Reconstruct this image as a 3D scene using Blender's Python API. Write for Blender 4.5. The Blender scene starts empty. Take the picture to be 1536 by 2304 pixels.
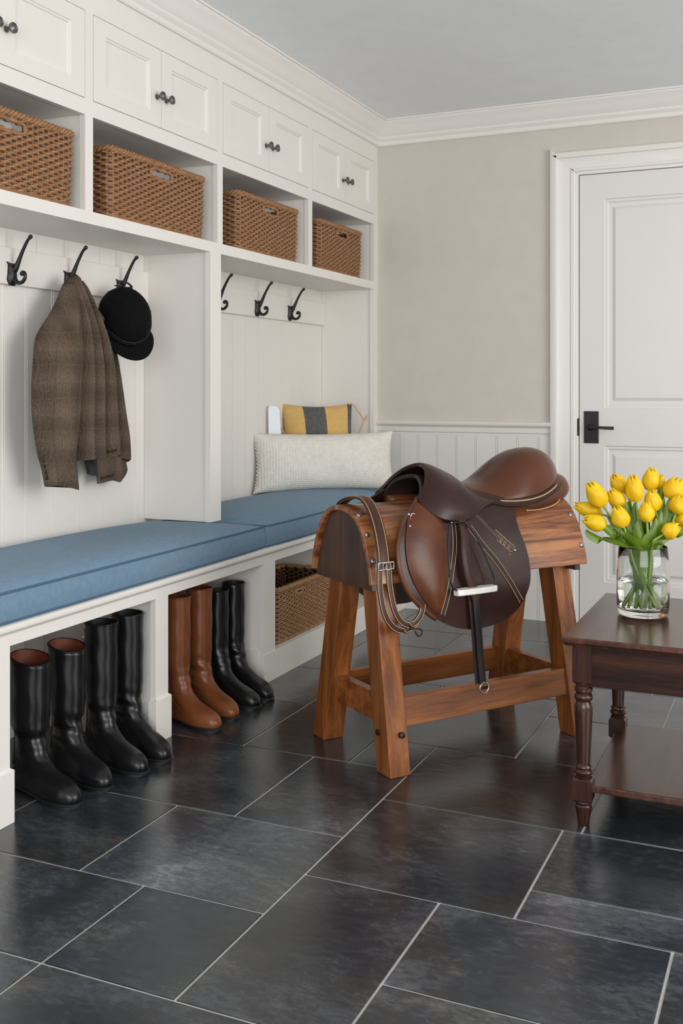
import bpy, bmesh, math, random
from math import sin, cos, pi, sqrt, atan, atan2, radians, exp
from mathutils import Vector, Matrix
random.seed(7)
S = bpy.context.scene
C = S.collection
# ---------------------------------------------------------------- camera geometry (metres; z up; y = along the lockers)
F = 2340.0; TH = atan(1047 / F); CT, ST = cos(TH), sin(TH); H = 1.08; HY = 875.0
def ray(px, py):
    r = (px - 768) / F
    return (r * CT - ST, CT + r * ST, -(py - HY) / F)
def onx(px, py, x):
    d = ray(px, py); t = x / d[0]; return Vector((x, d[1] * t, H + d[2] * t))
def ony(px, py, y):
    d = ray(px, py); t = y / d[1]; return Vector((d[0] * t, y, H + d[2] * t))
def onz(px, py, z):
    d = ray(px, py); t = (z - H) / d[2]; return Vector((d[0] * t, d[1] * t, z))
XU, XB, XK, YB, ZC = -1.955, -1.81, -2.245, 4.81, 2.40

# ---------------------------------------------------------------- node helpers
def newmat(name):
    m = bpy.data.materials.new(name); m.use_nodes = True
    nt = m.node_tree; b = nt.nodes['Principled BSDF']
    return m, nt, b
def nd(nt, t, **kw):
    n = nt.nodes.new(t)
    for k, v in kw.items():
        if k in n.inputs: n.inputs[k].default_value = v
        else: setattr(n, k, v)
    return n
def ramp(nt, fac, stops):
    r = nt.nodes.new('ShaderNodeValToRGB'); e = r.color_ramp.elements
    while len(e) < len(stops): e.new(0.5)
    for i, (p, c) in enumerate(stops):
        e[i].position = p; e[i].color = (c[0], c[1], c[2], 1)
    nt.links.new(fac, r.inputs['Fac']); return r.outputs['Color']
def coords(nt, scale=(1, 1, 1), rot=(0, 0, 0)):
    t = nt.nodes.new('ShaderNodeTexCoord'); m = nt.nodes.new('ShaderNodeMapping')
    m.inputs['Scale'].default_value = scale; m.inputs['Rotation'].default_value = rot
    nt.links.new(t.outputs['Object'], m.inputs['Vector']); return m.outputs['Vector']
def noise(nt, vec, scale, detail=4, rough=.55, dist=0):
    n = nd(nt, 'ShaderNodeTexNoise'); n.inputs['Scale'].default_value = scale; n.inputs['Detail'].default_value = detail
    n.inputs['Roughness'].default_value = rough; n.inputs['Distortion'].default_value = dist
    nt.links.new(vec, n.inputs['Vector']); return n.outputs['Fac']
def bump(nt, b, h, strength=.3, dist=.001):
    n = nt.nodes.new('ShaderNodeBump'); n.inputs['Strength'].default_value = strength; n.inputs['Distance'].default_value = dist
    nt.links.new(h, n.inputs['Height']); nt.links.new(n.outputs['Normal'], b.inputs['Normal'])
def mathn(nt, op, a, b=None):
    n = nt.nodes.new('ShaderNodeMath'); n.operation = op
    for i, v in enumerate((a, b)):
        if v is None: continue
        if isinstance(v, (int, float)): n.inputs[i].default_value = v
        else: nt.links.new(v, n.inputs[i])
    return n.outputs[0]
def mixc(nt, fac, c1, c2, bt='MIX'):
    n = nt.nodes.new('ShaderNodeMix'); n.data_type = 'RGBA'; n.blend_type = bt
    for s, v in ((0, fac), (6, c1), (7, c2)):
        if isinstance(v, (int, float)): n.inputs[s].default_value = v
        elif isinstance(v, tuple): n.inputs[s].default_value = (*v, 1)
        else: nt.links.new(v, n.inputs[s])
    return n.outputs[2]
def simple(name, col, rough=.5, var=.06, nscale=6, bscale=0, bstr=.2, bdist=.0006, metal=0, coat=0, spec=.5, stretch=(1, 1, 1)):
    m, nt, b = newmat(name)
    v = coords(nt, stretch)
    f = noise(nt, v, nscale)
    lo = tuple(c * (1 - var) for c in col); hi = tuple(min(1, c * (1 + var)) for c in col)
    nt.links.new(ramp(nt, f, [(.3, lo), (.7, hi)]), b.inputs['Base Color'])
    b.inputs['Roughness'].default_value = rough; b.inputs['Metallic'].default_value = metal
    b.inputs['Coat Weight'].default_value = coat; b.inputs['Specular IOR Level'].default_value = spec
    if coat: b.inputs['Coat Roughness'].default_value = .12
    if bscale: bump(nt, b, noise(nt, v, bscale, 6), bstr, bdist)
    return m
def wood(name, c1, c2, c3, rough=.35, axis='x', scale=1., coat=.1):
    m, nt, b = newmat(name)
    st = {'x': (1.0, 20, 20), 'y': (20, 1.0, 20), 'z': (20, 20, 1.0)}[axis]
    v = coords(nt, tuple(s * scale for s in st))
    f1 = noise(nt, v, 1.6, 6, .6, .45)
    v2 = coords(nt, tuple(s * scale * 6 for s in st))
    f2 = noise(nt, v2, 2.2, 4, .6, .3)
    f = mathn(nt, 'ADD', mathn(nt, 'MULTIPLY', f1, .75), mathn(nt, 'MULTIPLY', f2, .25))
    nt.links.new(ramp(nt, f, [(.39, c1), (.5, c2), (.61, c3)]), b.inputs['Base Color'])
    b.inputs['Roughness'].default_value = rough; b.inputs['Coat Weight'].default_value = coat; b.inputs['Coat Roughness'].default_value = .2; b.inputs['Specular IOR Level'].default_value = .38
    bump(nt, b, f2, .15, .0005)
    return m
def leather(name, c1, c2, rough=.33, nscale=7, coat=.04):
    m, nt, b = newmat(name)
    v = coords(nt)
    nt.links.new(ramp(nt, noise(nt, v, nscale, 4), [(.33, c1), (.68, c2)]), b.inputs['Base Color'])
    b.inputs['Roughness'].default_value = rough; b.inputs['Coat Weight'].default_value = coat; b.inputs['Coat Roughness'].default_value = .25; b.inputs['Specular IOR Level'].default_value = .32
    vo = nd(nt, 'ShaderNodeTexVoronoi'); vo.inputs['Scale'].default_value = 520; nt.links.new(v, vo.inputs['Vector'])
    h = mathn(nt, 'ADD', mathn(nt, 'MULTIPLY', vo.outputs['Distance'], .4), mathn(nt, 'MULTIPLY', noise(nt, v, 28, 3), 1.6))
    bump(nt, b, h, .25, .0012)
    return m
def metal(name, col, rough=.3): return simple(name, col, rough, .08, 30, metal=1)

M = {}
M['paint'] = simple('white_paint', (.765, .732, .683), .42, .012, 3, 40, .06, .0006)
M['trim'] = simple('trim_paint', (.765, .738, .695), .38, .012, 3, 40, .05, .0006)
M['wall'] = simple('wall_paint', (.58, .54, .475), .8, .025, 12, 110, .35, .0012)
M['wains'] = simple('wainscot_paint', (.71, .69, .65), .45, .012, 3, 40, .06, .0006)
M['ceil'] = simple('ceiling_paint', (.86, .885, .905), .9, .02, 9, 130, .3, .001)
M['doorp'] = simple('door_paint', (.72, .70, .675), .4, .012, 4, 60, .06, .0006)
def fabric(name, col, var, wscale=700, rough=.9, nscale=60, bstr=.35):
    m, nt, b = newmat(name)
    v = coords(nt)
    f = mathn(nt, 'ADD', mathn(nt, 'MULTIPLY', noise(nt, v, nscale, 5, .7), .5), mathn(nt, 'MULTIPLY', noise(nt, v, 520, 2, .7), .5))
    lo = tuple(c * (1 - var) for c in col); hi = tuple(c * (1 + var) for c in col)
    nt.links.new(ramp(nt, f, [(.35, lo), (.65, hi)]), b.inputs['Base Color'])
    b.inputs['Roughness'].default_value = rough; b.inputs['Sheen Weight'].default_value = .08
    b.inputs['Specular IOR Level'].default_value = .2
    w1 = nd(nt, 'ShaderNodeTexWave'); w1.inputs['Scale'].default_value = wscale / 6.28; nt.links.new(v, w1.inputs['Vector']); w1.bands_direction = 'Y'
    w2 = nd(nt, 'ShaderNodeTexWave'); w2.inputs['Scale'].default_value = wscale / 6.28; nt.links.new(v, w2.inputs['Vector']); w2.bands_direction = 'Z'
    h = mathn(nt, 'ADD', mathn(nt, 'ADD', w1.outputs['Fac'], w2.outputs['Fac']), noise(nt, v, 300, 3))
    bump(nt, b, h, bstr, .0006)
    return m
M['blue'] = fabric('blue_cushion_fabric', (.152, .243, .335), .16)
M['bluepipe'] = fabric('blue_piping_fabric', (.070, .125, .190), .1)
M['linen'] = None
def linen():
    m, nt, b = newmat('cream_crinkled_linen')
    v = coords(nt)
    f = noise(nt, v, 40, 5, .7)
    nt.links.new(ramp(nt, f, [(.3, (.66, .63, .57)), (.7, (.78, .75, .69))]), b.inputs['Base Color'])
    b.inputs['Roughness'].default_value = .95; b.inputs['Specular IOR Level'].default_value = .1
    w = nd(nt, 'ShaderNodeTexWave'); w.bands_direction = 'X'; w.inputs['Scale'].default_value = 26; w.inputs['Distortion'].default_value = 3.5; w.inputs['Detail'].default_value = 3
    nt.links.new(v, w.inputs['Vector'])
    w2 = nd(nt, 'ShaderNodeTexWave'); w2.bands_direction = 'Z'; w2.inputs['Scale'].default_value = 34; w2.inputs['Distortion'].default_value = 4; w2.inputs['Detail'].default_value = 3
    nt.links.new(v, w2.inputs['Vector'])
    bump(nt, b, mathn(nt, 'ADD', w.outputs['Fac'], mathn(nt, 'MULTIPLY', w2.outputs['Fac'], .6)), .5, .003)
    return m
M['linen'] = linen()
M['mustard'] = fabric('mustard_woven_fabric', (.60, .39, .135), .14, 500, nscale=40, bstr=.7)
M['charcoal'] = fabric('charcoal_woven_fabric', (.10, .10, .10), .45, 500, nscale=90, bstr=.7)
M['cord'] = simple('tan_cord', (.52, .36, .2), .8, .1, 80)
M['card'] = simple('white_card', (.78, .82, .88), .6, .02, 10)
M['wood'] = wood('chestnut_stained_wood', (.135, .040, .010), (.215, .068, .016), (.31, .106, .025), .34, 'x')
M['woodz'] = wood('chestnut_stained_wood_upright', (.135, .040, .010), (.215, .068, .016), (.31, .106, .025), .34, 'z')
M['zebra'] = wood('striped_hardwood', (.075, .025, .012), (.23, .080, .028), (.40, .165, .062), .3, 'x', 1.1, .25)
M['endwood'] = wood('dark_end_wood', (.035, .016, .009), (.06, .027, .014), (.085, .036, .018), .4, 'z')
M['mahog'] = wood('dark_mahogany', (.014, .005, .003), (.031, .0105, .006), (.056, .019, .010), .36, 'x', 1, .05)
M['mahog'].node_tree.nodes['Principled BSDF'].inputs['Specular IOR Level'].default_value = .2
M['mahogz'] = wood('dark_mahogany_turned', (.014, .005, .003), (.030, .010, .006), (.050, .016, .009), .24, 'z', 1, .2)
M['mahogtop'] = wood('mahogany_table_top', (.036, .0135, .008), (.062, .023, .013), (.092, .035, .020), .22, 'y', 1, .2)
M['choc'] = leather('chocolate_leather', (.026, .0098, .0074), (.040, .0148, .0108), .28)
M['seatl'] = leather('seat_leather', (.052, .017, .0095), (.105, .033, .013), .24, 3.2)
M['brownl'] = leather('cognac_panel_leather', (.070, .021, .008), (.135, .042, .015), .3, 6)
M['strapl'] = leather('strap_leather', (.035, .014, .009), (.06, .022, .013), .4)
M['darkl'] = leather('dark_strap_leather', (.014, .009, .009), (.026, .016, .016), .42)
M['blackl'] = leather('black_boot_leather', (.0045, .0045, .005), (.009, .009, .010), .24, 9, .12)
M['tanl'] = leather('tan_boot_leather', (.12, .036, .012), (.20, .062, .02), .28, 9, .1)
M['lin'] = leather('red_brown_boot_lining', (.11, .026, .014), (.17, .045, .022), .45)
M['sole'] = simple('black_rubber', (.008, .008, .008), .5, .1)
M['stitch'] = simple('tan_stitching', (.50, .33, .16), .7, .1, 200)
M['steel'] = metal('polished_steel', (.72, .70, .67), .22)
M['tread'] = simple('pale_stirrup_tread', (.75, .73, .69), .3, .04, 50)
M['brass'] = metal('brass', (.75, .5, .25), .28)
M['gun'] = metal('gunmetal', (.18, .175, .17), .38)
M['bolt'] = metal('dull_bolt', (.30, .30, .32), .4)
M['iron'] = simple('black_iron', (.004, .004, .0045), .42, .1, 40, 60, .2)
M['velvet'] = simple('black_velvet', (.004, .004, .0045), .95, .2, 60, 400, .3, spec=.15)
M['ribbon'] = simple('black_grosgrain', (.007, .007, .009), .45, .1)
M['lining'] = simple('dark_jacket_lining', (.012, .011, .012), .6, .2)
def tweed():
    m, nt, b = newmat('brown_check_tweed')
    v = coords(nt)
    sx = nd(nt, 'ShaderNodeSeparateXYZ'); 
    warp = noise(nt, v, 9, 2)
    nt.links.new(v, sx.inputs[0])
    yy = mathn(nt, 'ADD', sx.outputs['Y'], mathn(nt, 'MULTIPLY', warp, .03)); zz = mathn(nt, 'ADD', sx.outputs['Z'], mathn(nt, 'MULTIPLY', warp, .02))
    def stripes(c, period, width):
        s = mathn(nt, 'SINE', mathn(nt, 'MULTIPLY', c, 2 * pi / period)); return mathn(nt, 'GREATER_THAN', s, width)
    def soft(c, period):
        s = mathn(nt, 'SINE', mathn(nt, 'MULTIPLY', c, 2 * pi / period)); return mathn(nt, 'ADD', mathn(nt, 'MULTIPLY', s, .5), .5)
    big = mathn(nt, 'MULTIPLY', mathn(nt, 'ADD', soft(yy, .085), soft(zz, .095)), .5)
    fine = mathn(nt, 'MULTIPLY', mathn(nt, 'ADD', stripes(yy, .0055, .1), stripes(zz, .0055, .1)), .5)
    lines = mathn(nt, 'MAXIMUM', stripes(yy, .045, .965), stripes(zz, .05, .965))
    n = noise(nt, v, 300, 3, .8)
    f = mathn(nt, 'ADD', mathn(nt, 'ADD', mathn(nt, 'MULTIPLY', big, .17), mathn(nt, 'MULTIPLY', fine, .10)), mathn(nt, 'MULTIPLY', n, .72))
    base = ramp(nt, f, [(.3, (.036, .028, .022)), (.52, (.105, .078, .057)), (.8, (.22, .165, .118))])
    col = mixc(nt, mathn(nt, 'MULTIPLY', lines, .13), base, (.22, .13, .07))
    nt.links.new(col, b.inputs['Base Color']); b.inputs['Roughness'].default_value = .95; b.inputs['Specular IOR Level'].default_value = .1
    bump(nt, b, mathn(nt, 'ADD', n, fine), .5, .001)
    return m
M['tweed'] = tweed()
def wicker(name, c1, c2, c3):
    m, nt, b = newmat(name)
    v = coords(nt, (1, 1, 5))
    f = noise(nt, v, 48, 5, .8)
    nt.links.new(ramp(nt, f, [(.3, c1), (.52, c2), (.72, c3)]), b.inputs['Base Color'])
    b.inputs['Roughness'].default_value = .6
    bump(nt, b, noise(nt, coords(nt, (1, 1, 8)), 160, 3), .5, .0008)
    return m
M['wicker'] = wicker('brown_wicker', (.13, .052, .018), (.31, .150, .062), (.52, .30, .15))
M['gapshade'] = simple('dark_basket_gap_shade', (.055, .022, .009), .7, .2, 60)  # dark brown that paints shade into the gaps of the weave
M['wicker2'] = wicker('golden_wicker', (.15, .07, .025), (.35, .19, .08), (.55, .34, .17))
def glass(name, col, ior, rough=0):
    m, nt, b = newmat(name)
    b.inputs['Base Color'].default_value = (*col, 1); b.inputs['Roughness'].default_value = rough
    b.inputs['IOR'].default_value = ior; b.inputs['Transmission Weight'].default_value = 1
    return m
M['glass'] = glass('clear_glass', (.97, .99, .975), 1.45)
M['water'] = glass('water', (.96, .99, .96), 1.33)
M['stem'] = simple('tulip_stem_green', (.21, .33, .05), .45, .15, 20)
M['leaf'] = simple('tulip_leaf_green', (.10, .175, .012), .42, .3, 8, 30, .2, stretch=(4, 4, 1))
def petal():
    m, nt, b = newmat('yellow_tulip_petal')
    v = coords(nt, (1, 1, .25))
    nt.links.new(ramp(nt, noise(nt, v, 60, 4), [(.3, (.95, .62, .004)), (.7, (1.0, .82, .03))]), b.inputs['Base Color'])
    b.inputs['Roughness'].default_value = .45
    b.inputs['Subsurface Weight'].default_value = .25; b.inputs['Subsurface Radius'].default_value = (.01, .008, .002); b.inputs['Subsurface Scale'].default_value = .5
    bump(nt, b, noise(nt, coords(nt, (8, 8, .6)), 40, 3), .3, .001)
    tr = nt.nodes.new('ShaderNodeBsdfTranslucent'); tr.inputs['Color'].default_value = (.98, .74, .03, 1)
    mx = nt.nodes.new('ShaderNodeMixShader'); mx.inputs[0].default_value = .45
    nt.links.new(b.outputs[0], mx.inputs[1]); nt.links.new(tr.outputs[0], mx.inputs[2]); nt.links.new(mx.outputs[0], nt.nodes['Material Output'].inputs['Surface'])
    return m
M['petal'] = petal()
def slate():
    m, nt, b = newmat('dark_slate_tile')
    t = nt.nodes.new('ShaderNodeTexCoord'); at = nt.nodes.new('ShaderNodeAttribute'); at.attribute_name = 'tile_rand'
    off = nt.nodes.new('ShaderNodeVectorMath'); off.operation = 'MULTIPLY_ADD'
    nt.links.new(at.outputs['Fac'], off.inputs[0]); off.inputs[1].default_value = (37, 71, 13); nt.links.new(t.outputs['Object'], off.inputs[2])
    v = off.outputs[0]
    big = noise(nt, v, 2.6, 5, .62, .6)
    mp = nd(nt, 'ShaderNodeMapping'); mp.inputs['Scale'].default_value = (9, 17, 1); mp.inputs['Rotation'].default_value = (0, 0, .35); nt.links.new(v, mp.inputs['Vector'])
    fine = noise(nt, mp.outputs[0], 3.4, 10, .78, .5)
    f = mathn(nt, 'ADD', mathn(nt, 'MULTIPLY', big, .55), mathn(nt, 'MULTIPLY', fine, .45))
    base = ramp(nt, f, [(.34, (.013, .0160, .020)), (.48, (.029, .034, .041)), (.58, (.072, .079, .089)), (.69, (.19, .20, .21))])
    rust = noise(nt, v, 3.3, 5, .6, .8)
    rf = mathn(nt, 'MULTIPLY', ramp(nt, rust, [(.54, (0, 0, 0)), (.70, (1, 1, 1))]), .6)
    col = mixc(nt, rf, base, mixc(nt, 1.0, base, (1.7, 1.35, .9), 'MULTIPLY'))
    tint = mathn(nt, 'ADD', mathn(nt, 'MULTIPLY', at.outputs['Fac'], .7), .65)
    cc = nt.nodes.new('ShaderNodeCombineColor')
    for i in range(3): nt.links.new(tint, cc.inputs[i])
    col = mixc(nt, 1.0, col, cc.outputs[0], 'MULTIPLY')
    nt.links.new(col, b.inputs['Base Color'])
    r = mathn(nt, 'ADD', mathn(nt, 'MULTIPLY', fine, .16), .06)
    nt.links.new(r, b.inputs['Roughness'])
    b.inputs['Specular IOR Level'].default_value = .85
    bump(nt, b, mathn(nt, 'ADD', fine, mathn(nt, 'MULTIPLY', big, .4)), .13, .0025)
    return m
M['slate'] = slate()
M['grout'] = simple('pale_grey_grout', (.48, .46, .43), .9, .08, 40)

# ---------------------------------------------------------------- mesh builder
class MB:
    def __init__(s): s.v = []; s.f = []; s.m = []
    def add(s, vs, fs, mi=0):
        o = len(s.v); s.v += [tuple(p) for p in vs]; s.f += [tuple(i + o for i in f) for f in fs]; s.m += [mi] * len(fs); return s
    def box(s, x0, x1, y0, y1, z0, z1, mi=0):
        x0, x1 = sorted((x0, x1)); y0, y1 = sorted((y0, y1)); z0, z1 = sorted((z0, z1))
        return s.add([(x0, y0, z0), (x1, y0, z0), (x1, y1, z0), (x0, y1, z0), (x0, y0, z1), (x1, y0, z1), (x1, y1, z1), (x0, y1, z1)],
              [(0, 3, 2, 1), (4, 5, 6, 7), (0, 1, 5, 4), (1, 2, 6, 5), (2, 3, 7, 6), (3, 0, 4, 7)], mi)
    def beam(s, a, b, w, h, up=(0, 0, 1), mi=0, w2=None, h2=None):       # square bar a->b
        a, b = Vector(a), Vector(b); d = (b - a).normalized(); sd = d.cross(Vector(up)).normalized(); u = sd.cross(d).normalized()
        w2 = w2 or w; h2 = h2 or h; vs = []
        for p, ww, hh in ((a, w, h), (b, w2, h2)):
            vs += [p - sd * ww / 2 - u * hh / 2, p + sd * ww / 2 - u * hh / 2, p + sd * ww / 2 + u * hh / 2, p - sd * ww / 2 + u * hh / 2]
        return s.add(vs, [(3, 2, 1, 0), (4, 5, 6, 7), (0, 1, 5, 4), (1, 2, 6, 5), (2, 3, 7, 6), (3, 0, 4, 7)], mi)
    def hexa(s, bot, top, mi=0):                                           # 4 bottom points, 4 top points (same order, ccw from above)
        return s.add(list(bot) + list(top), [(3, 2, 1, 0), (4, 5, 6, 7), (0, 1, 5, 4), (1, 2, 6, 5), (2, 3, 7, 6), (3, 0, 4, 7)], mi)
    def rings(s, rings, cap0=True, cap1=True, mi=0, loop=False):
        n = len(rings[0]); vs = [p for r in rings for p in r]; fs = []
        R = len(rings)
        for i in range(R if loop else R - 1):
            a = i * n; b = ((i + 1) % R) * n
            for j in range(n): k = (j + 1) % n; fs.append((a + j, a + k, b + k, b + j))
        if not loop:
            if cap0: fs.append(tuple(range(n - 1, -1, -1)))
            if cap1: fs.append(tuple((R - 1) * n + j for j in range(n)))
        return s.add(vs, fs, mi)
    def tube(s, path, r, n=8, mi=0, closed=False):
        path = [Vector(p) for p in path]; N = len(path); rs = r if isinstance(r, (list, tuple)) else [r] * N
        rings = []; prev = None
        for i, p in enumerate(path):
            if closed: d = path[(i + 1) % N] - path[i - 1]
            else: d = path[min(i + 1, N - 1)] - path[max(i - 1, 0)]
            d.normalize()
            if prev is None: a = d.orthogonal().normalized()
            else:
                a = prev - d * prev.dot(d)
                a = a.normalized() if a.length > 1e-6 else d.orthogonal().normalized()
            prev = a; b = d.cross(a)
            rings.append([p + (a * cos(2 * pi * k / n) + b * sin(2 * pi * k / n)) * rs[i] for k in range(n)])
        return s.rings(rings, mi=mi, loop=closed)
    def lathe(s, prof, c=(0, 0, 0), axis='z', n=24, mi=0, cap=True):
        rings = []
        for r, h in prof:
            ring = []
            for k in range(n):
                a = 2 * pi * k / n; x, y = r * cos(a), r * sin(a)
                p = (x, y, h) if axis == 'z' else ((h, x, y) if axis == 'x' else (y, h, x))
                ring.append((c[0] + p[0], c[1] + p[1], c[2] + p[2]))
            rings.append(ring)
        return s.rings(rings, cap, cap, mi)
    def extrude(s, prof, p0, p1, ax, up=Vector((0, 0, 1)), m0=0., m1=0., mi=0):
        """closed 2d profile (a along ax, b up) swept p0->p1; m0/m1 mitre: shift along the run per unit of a"""
        p0, p1, ax = Vector(p0), Vector(p1), Vector(ax); d = (p1 - p0).normalized()
        r0 = [p0 + ax * a + up * b + d * a * m0 for a, b in prof]; r1 = [p1 + ax * a + up * b + d * a * m1 for a, b in prof]
        return s.rings([r0, r1], mi=mi)
    def grid(s, pts, mi=0, flip=False):
        R = len(pts); n = len(pts[0]); vs = [p for r in pts for p in r]; fs = []
        for i in range(R - 1):
            for j in range(n - 1):
                q = (i * n + j, i * n + j + 1, (i + 1) * n + j + 1, (i + 1) * n + j); fs.append(q[::-1] if flip else q)
        return s.add(vs, fs, mi)
    def slab(s, pts, t, mi=0):
        """grid sheet with real thickness t, grown against the normal"""
        R = len(pts); n = len(pts[0]); P = [[Vector(p) for p in r] for r in pts]; B = []
        for i in range(R):
            row = []
            for j in range(n):
                a = P[min(i + 1, R - 1)][j] - P[max(i - 1, 0)][j]; b = P[i][min(j + 1, n - 1)] - P[i][max(j - 1, 0)]
                q = b.cross(a)
                if q.length < 1e-9: q = Vector((0, 0, 1))
                row.append(P[i][j] - q.normalized() * t)
            B.append(row)
        vs = [p for r in P for p in r] + [p for r in B for p in r]; o = R * n; fs = []
        for i in range(R - 1):
            for j in range(n - 1):
                q = (i * n + j, i * n + j + 1, (i + 1) * n + j + 1, (i + 1) * n + j); fs.append(q); fs.append(tuple(o + k for k in q[::-1]))
        for i in range(R - 1):
            a, b = i * n, (i + 1) * n; fs.append((a, b, o + b, o + a)); a += n - 1; b += n - 1; fs.append((b, a, o + a, o + b))
        for j in range(n - 1):
            fs.append((j + 1, j, o + j, o + j + 1)); a = (R - 1) * n + j; fs.append((a, a + 1, o + a + 1, o + a))
        return s.add(vs, fs, mi)
    def ribbon(s, path, side, w, t, mi=0):
        """strap: path points, side vectors (or one), width, thickness"""
        P = [Vector(p) for p in path]; N = len(P); rings = []
        for i, p in enumerate(P):
            d = (P[min(i + 1, N - 1)] - P[max(i - 1, 0)]).normalized(); sv = Vector(side[i] if isinstance(side, list) else side)
            sv = (sv - d * sv.dot(d)).normalized(); nn = d.cross(sv).normalized(); ww = w[i] if isinstance(w, list) else w
            e = t * .3
            rings.append([p + sv * a + nn * b for a, b in ((-ww / 2, -t / 2 + e), (-ww / 2 + e, -t / 2), (ww / 2 - e, -t / 2), (ww / 2, -t / 2 + e), (ww / 2, t / 2 - e), (ww / 2 - e, t / 2), (-ww / 2 + e, t / 2), (-ww / 2, t / 2 - e))])
        return s.rings(rings, mi=mi)
    def ball(s, c, r, n=12, m=8, mi=0):
        rx, ry, rz = r if isinstance(r, (tuple, list)) else (r, r, r); rings = []
        for i in range(1, m):
            a = pi * i / m
            rings.append([(c[0] + rx * sin(a) * cos(2 * pi * k / n), c[1] + ry * sin(a) * sin(2 * pi * k / n), c[2] - rz * cos(a)) for k in range(n)])
        return s.rings(rings, mi=mi)

def rootmat(o):
    while o.parent: o = o.parent
    return Matrix.Translation(o.location) @ Matrix.Rotation(o.rotation_euler[2], 4, 'Z')
def build(name, mb, mats, parent=None, world=False, smooth=None, bevel=0, seg=2, subsurf=0, extra=None):
    me = bpy.data.meshes.new(name)
    vs = mb.v
    if world and parent:
        inv = rootmat(parent).inverted(); vs = [tuple(inv @ Vector(p)) for p in vs]
    me.from_pydata(vs, [], mb.f)
    bm = bmesh.new(); bm.from_mesh(me); bmesh.ops.recalc_face_normals(bm, faces=bm.faces); bm.to_mesh(me); bm.free()
    if not isinstance(mats, (list, tuple)): mats = [mats]
    for m in mats: me.materials.append(M[m])
    if len(mats) > 1:
        for p, mi in zip(me.polygons, mb.m): p.material_index = mi
    if smooth is not None:
        for p in me.polygons: p.use_smooth = True
        if smooth < 180: me.set_sharp_from_angle(angle=radians(smooth))
    o = bpy.data.objects.new(name, me); C.objects.link(o)
    if parent: o.parent = parent
    if bevel:
        b = o.modifiers.new('bevel', 'BEVEL'); b.width = bevel; b.segments = seg; b.limit_method = 'ANGLE'; b.angle_limit = radians(40)
        if smooth is None:
            for p in me.polygons: p.use_smooth = True
            b.harden_normals = True
    if subsurf:
        q = o.modifiers.new('sub', 'SUBSURF'); q.levels = subsurf; q.render_levels = subsurf
    return o
def thing(name, label, cat, loc=(0, 0, 0), rotz=0, group=None):
    o = bpy.data.objects.new(name, None); C.objects.link(o); o.location = loc; o.rotation_euler = (0, 0, rotz); o.empty_display_size = .05
    o['label'] = label; o['category'] = cat
    if group: o['group'] = group
    return o
def tag(o, label, cat, group=None):
    o['label'] = label; o['category'] = cat
    if group: o['group'] = group
    return o
def structure(o, label=None):
    o['kind'] = 'structure'
    if label: o['label'] = label
    return o
def dup(root, loc, rotz=None, label=None, rot=None):
    r = root.copy(); C.objects.link(r); r.location = loc
    if rotz is not None: r.rotation_euler = (0, 0, rotz)
    if label: r['label'] = label
    for ch in list(root.children):
        c = ch.copy(); C.objects.link(c); c.parent = r
        for g in list(ch.children):
            d = g.copy(); C.objects.link(d); d.parent = c
    return r
def cr(pts, t):                                              # catmull-rom through tuples, t in 0..1
    n = len(pts) - 1; x = min(max(t, 0), 1) * n; i = min(int(x), n - 1); f = x - i
    p0, p1, p2, p3 = pts[max(i - 1, 0)], pts[i], pts[i + 1], pts[min(i + 2, n)]
    return tuple(.5 * (2 * b + (c - a) * f + (2 * a - 5 * b + 4 * c - d) * f * f + (3 * b - a - 3 * c + d) * f ** 3) for a, b, c, d in zip(p0, p1, p2, p3))
def crp(pts, n): return [Vector(cr(pts, i / (n - 1))) for i in range(n)]
def lerp(x, xs, ys):
    if x <= xs[0]: return ys[0]
    for i in range(len(xs) - 1):
        if x <= xs[i + 1]: return ys[i] + (ys[i + 1] - ys[i]) * (x - xs[i]) / (xs[i + 1] - xs[i])
    return ys[-1]
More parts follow.
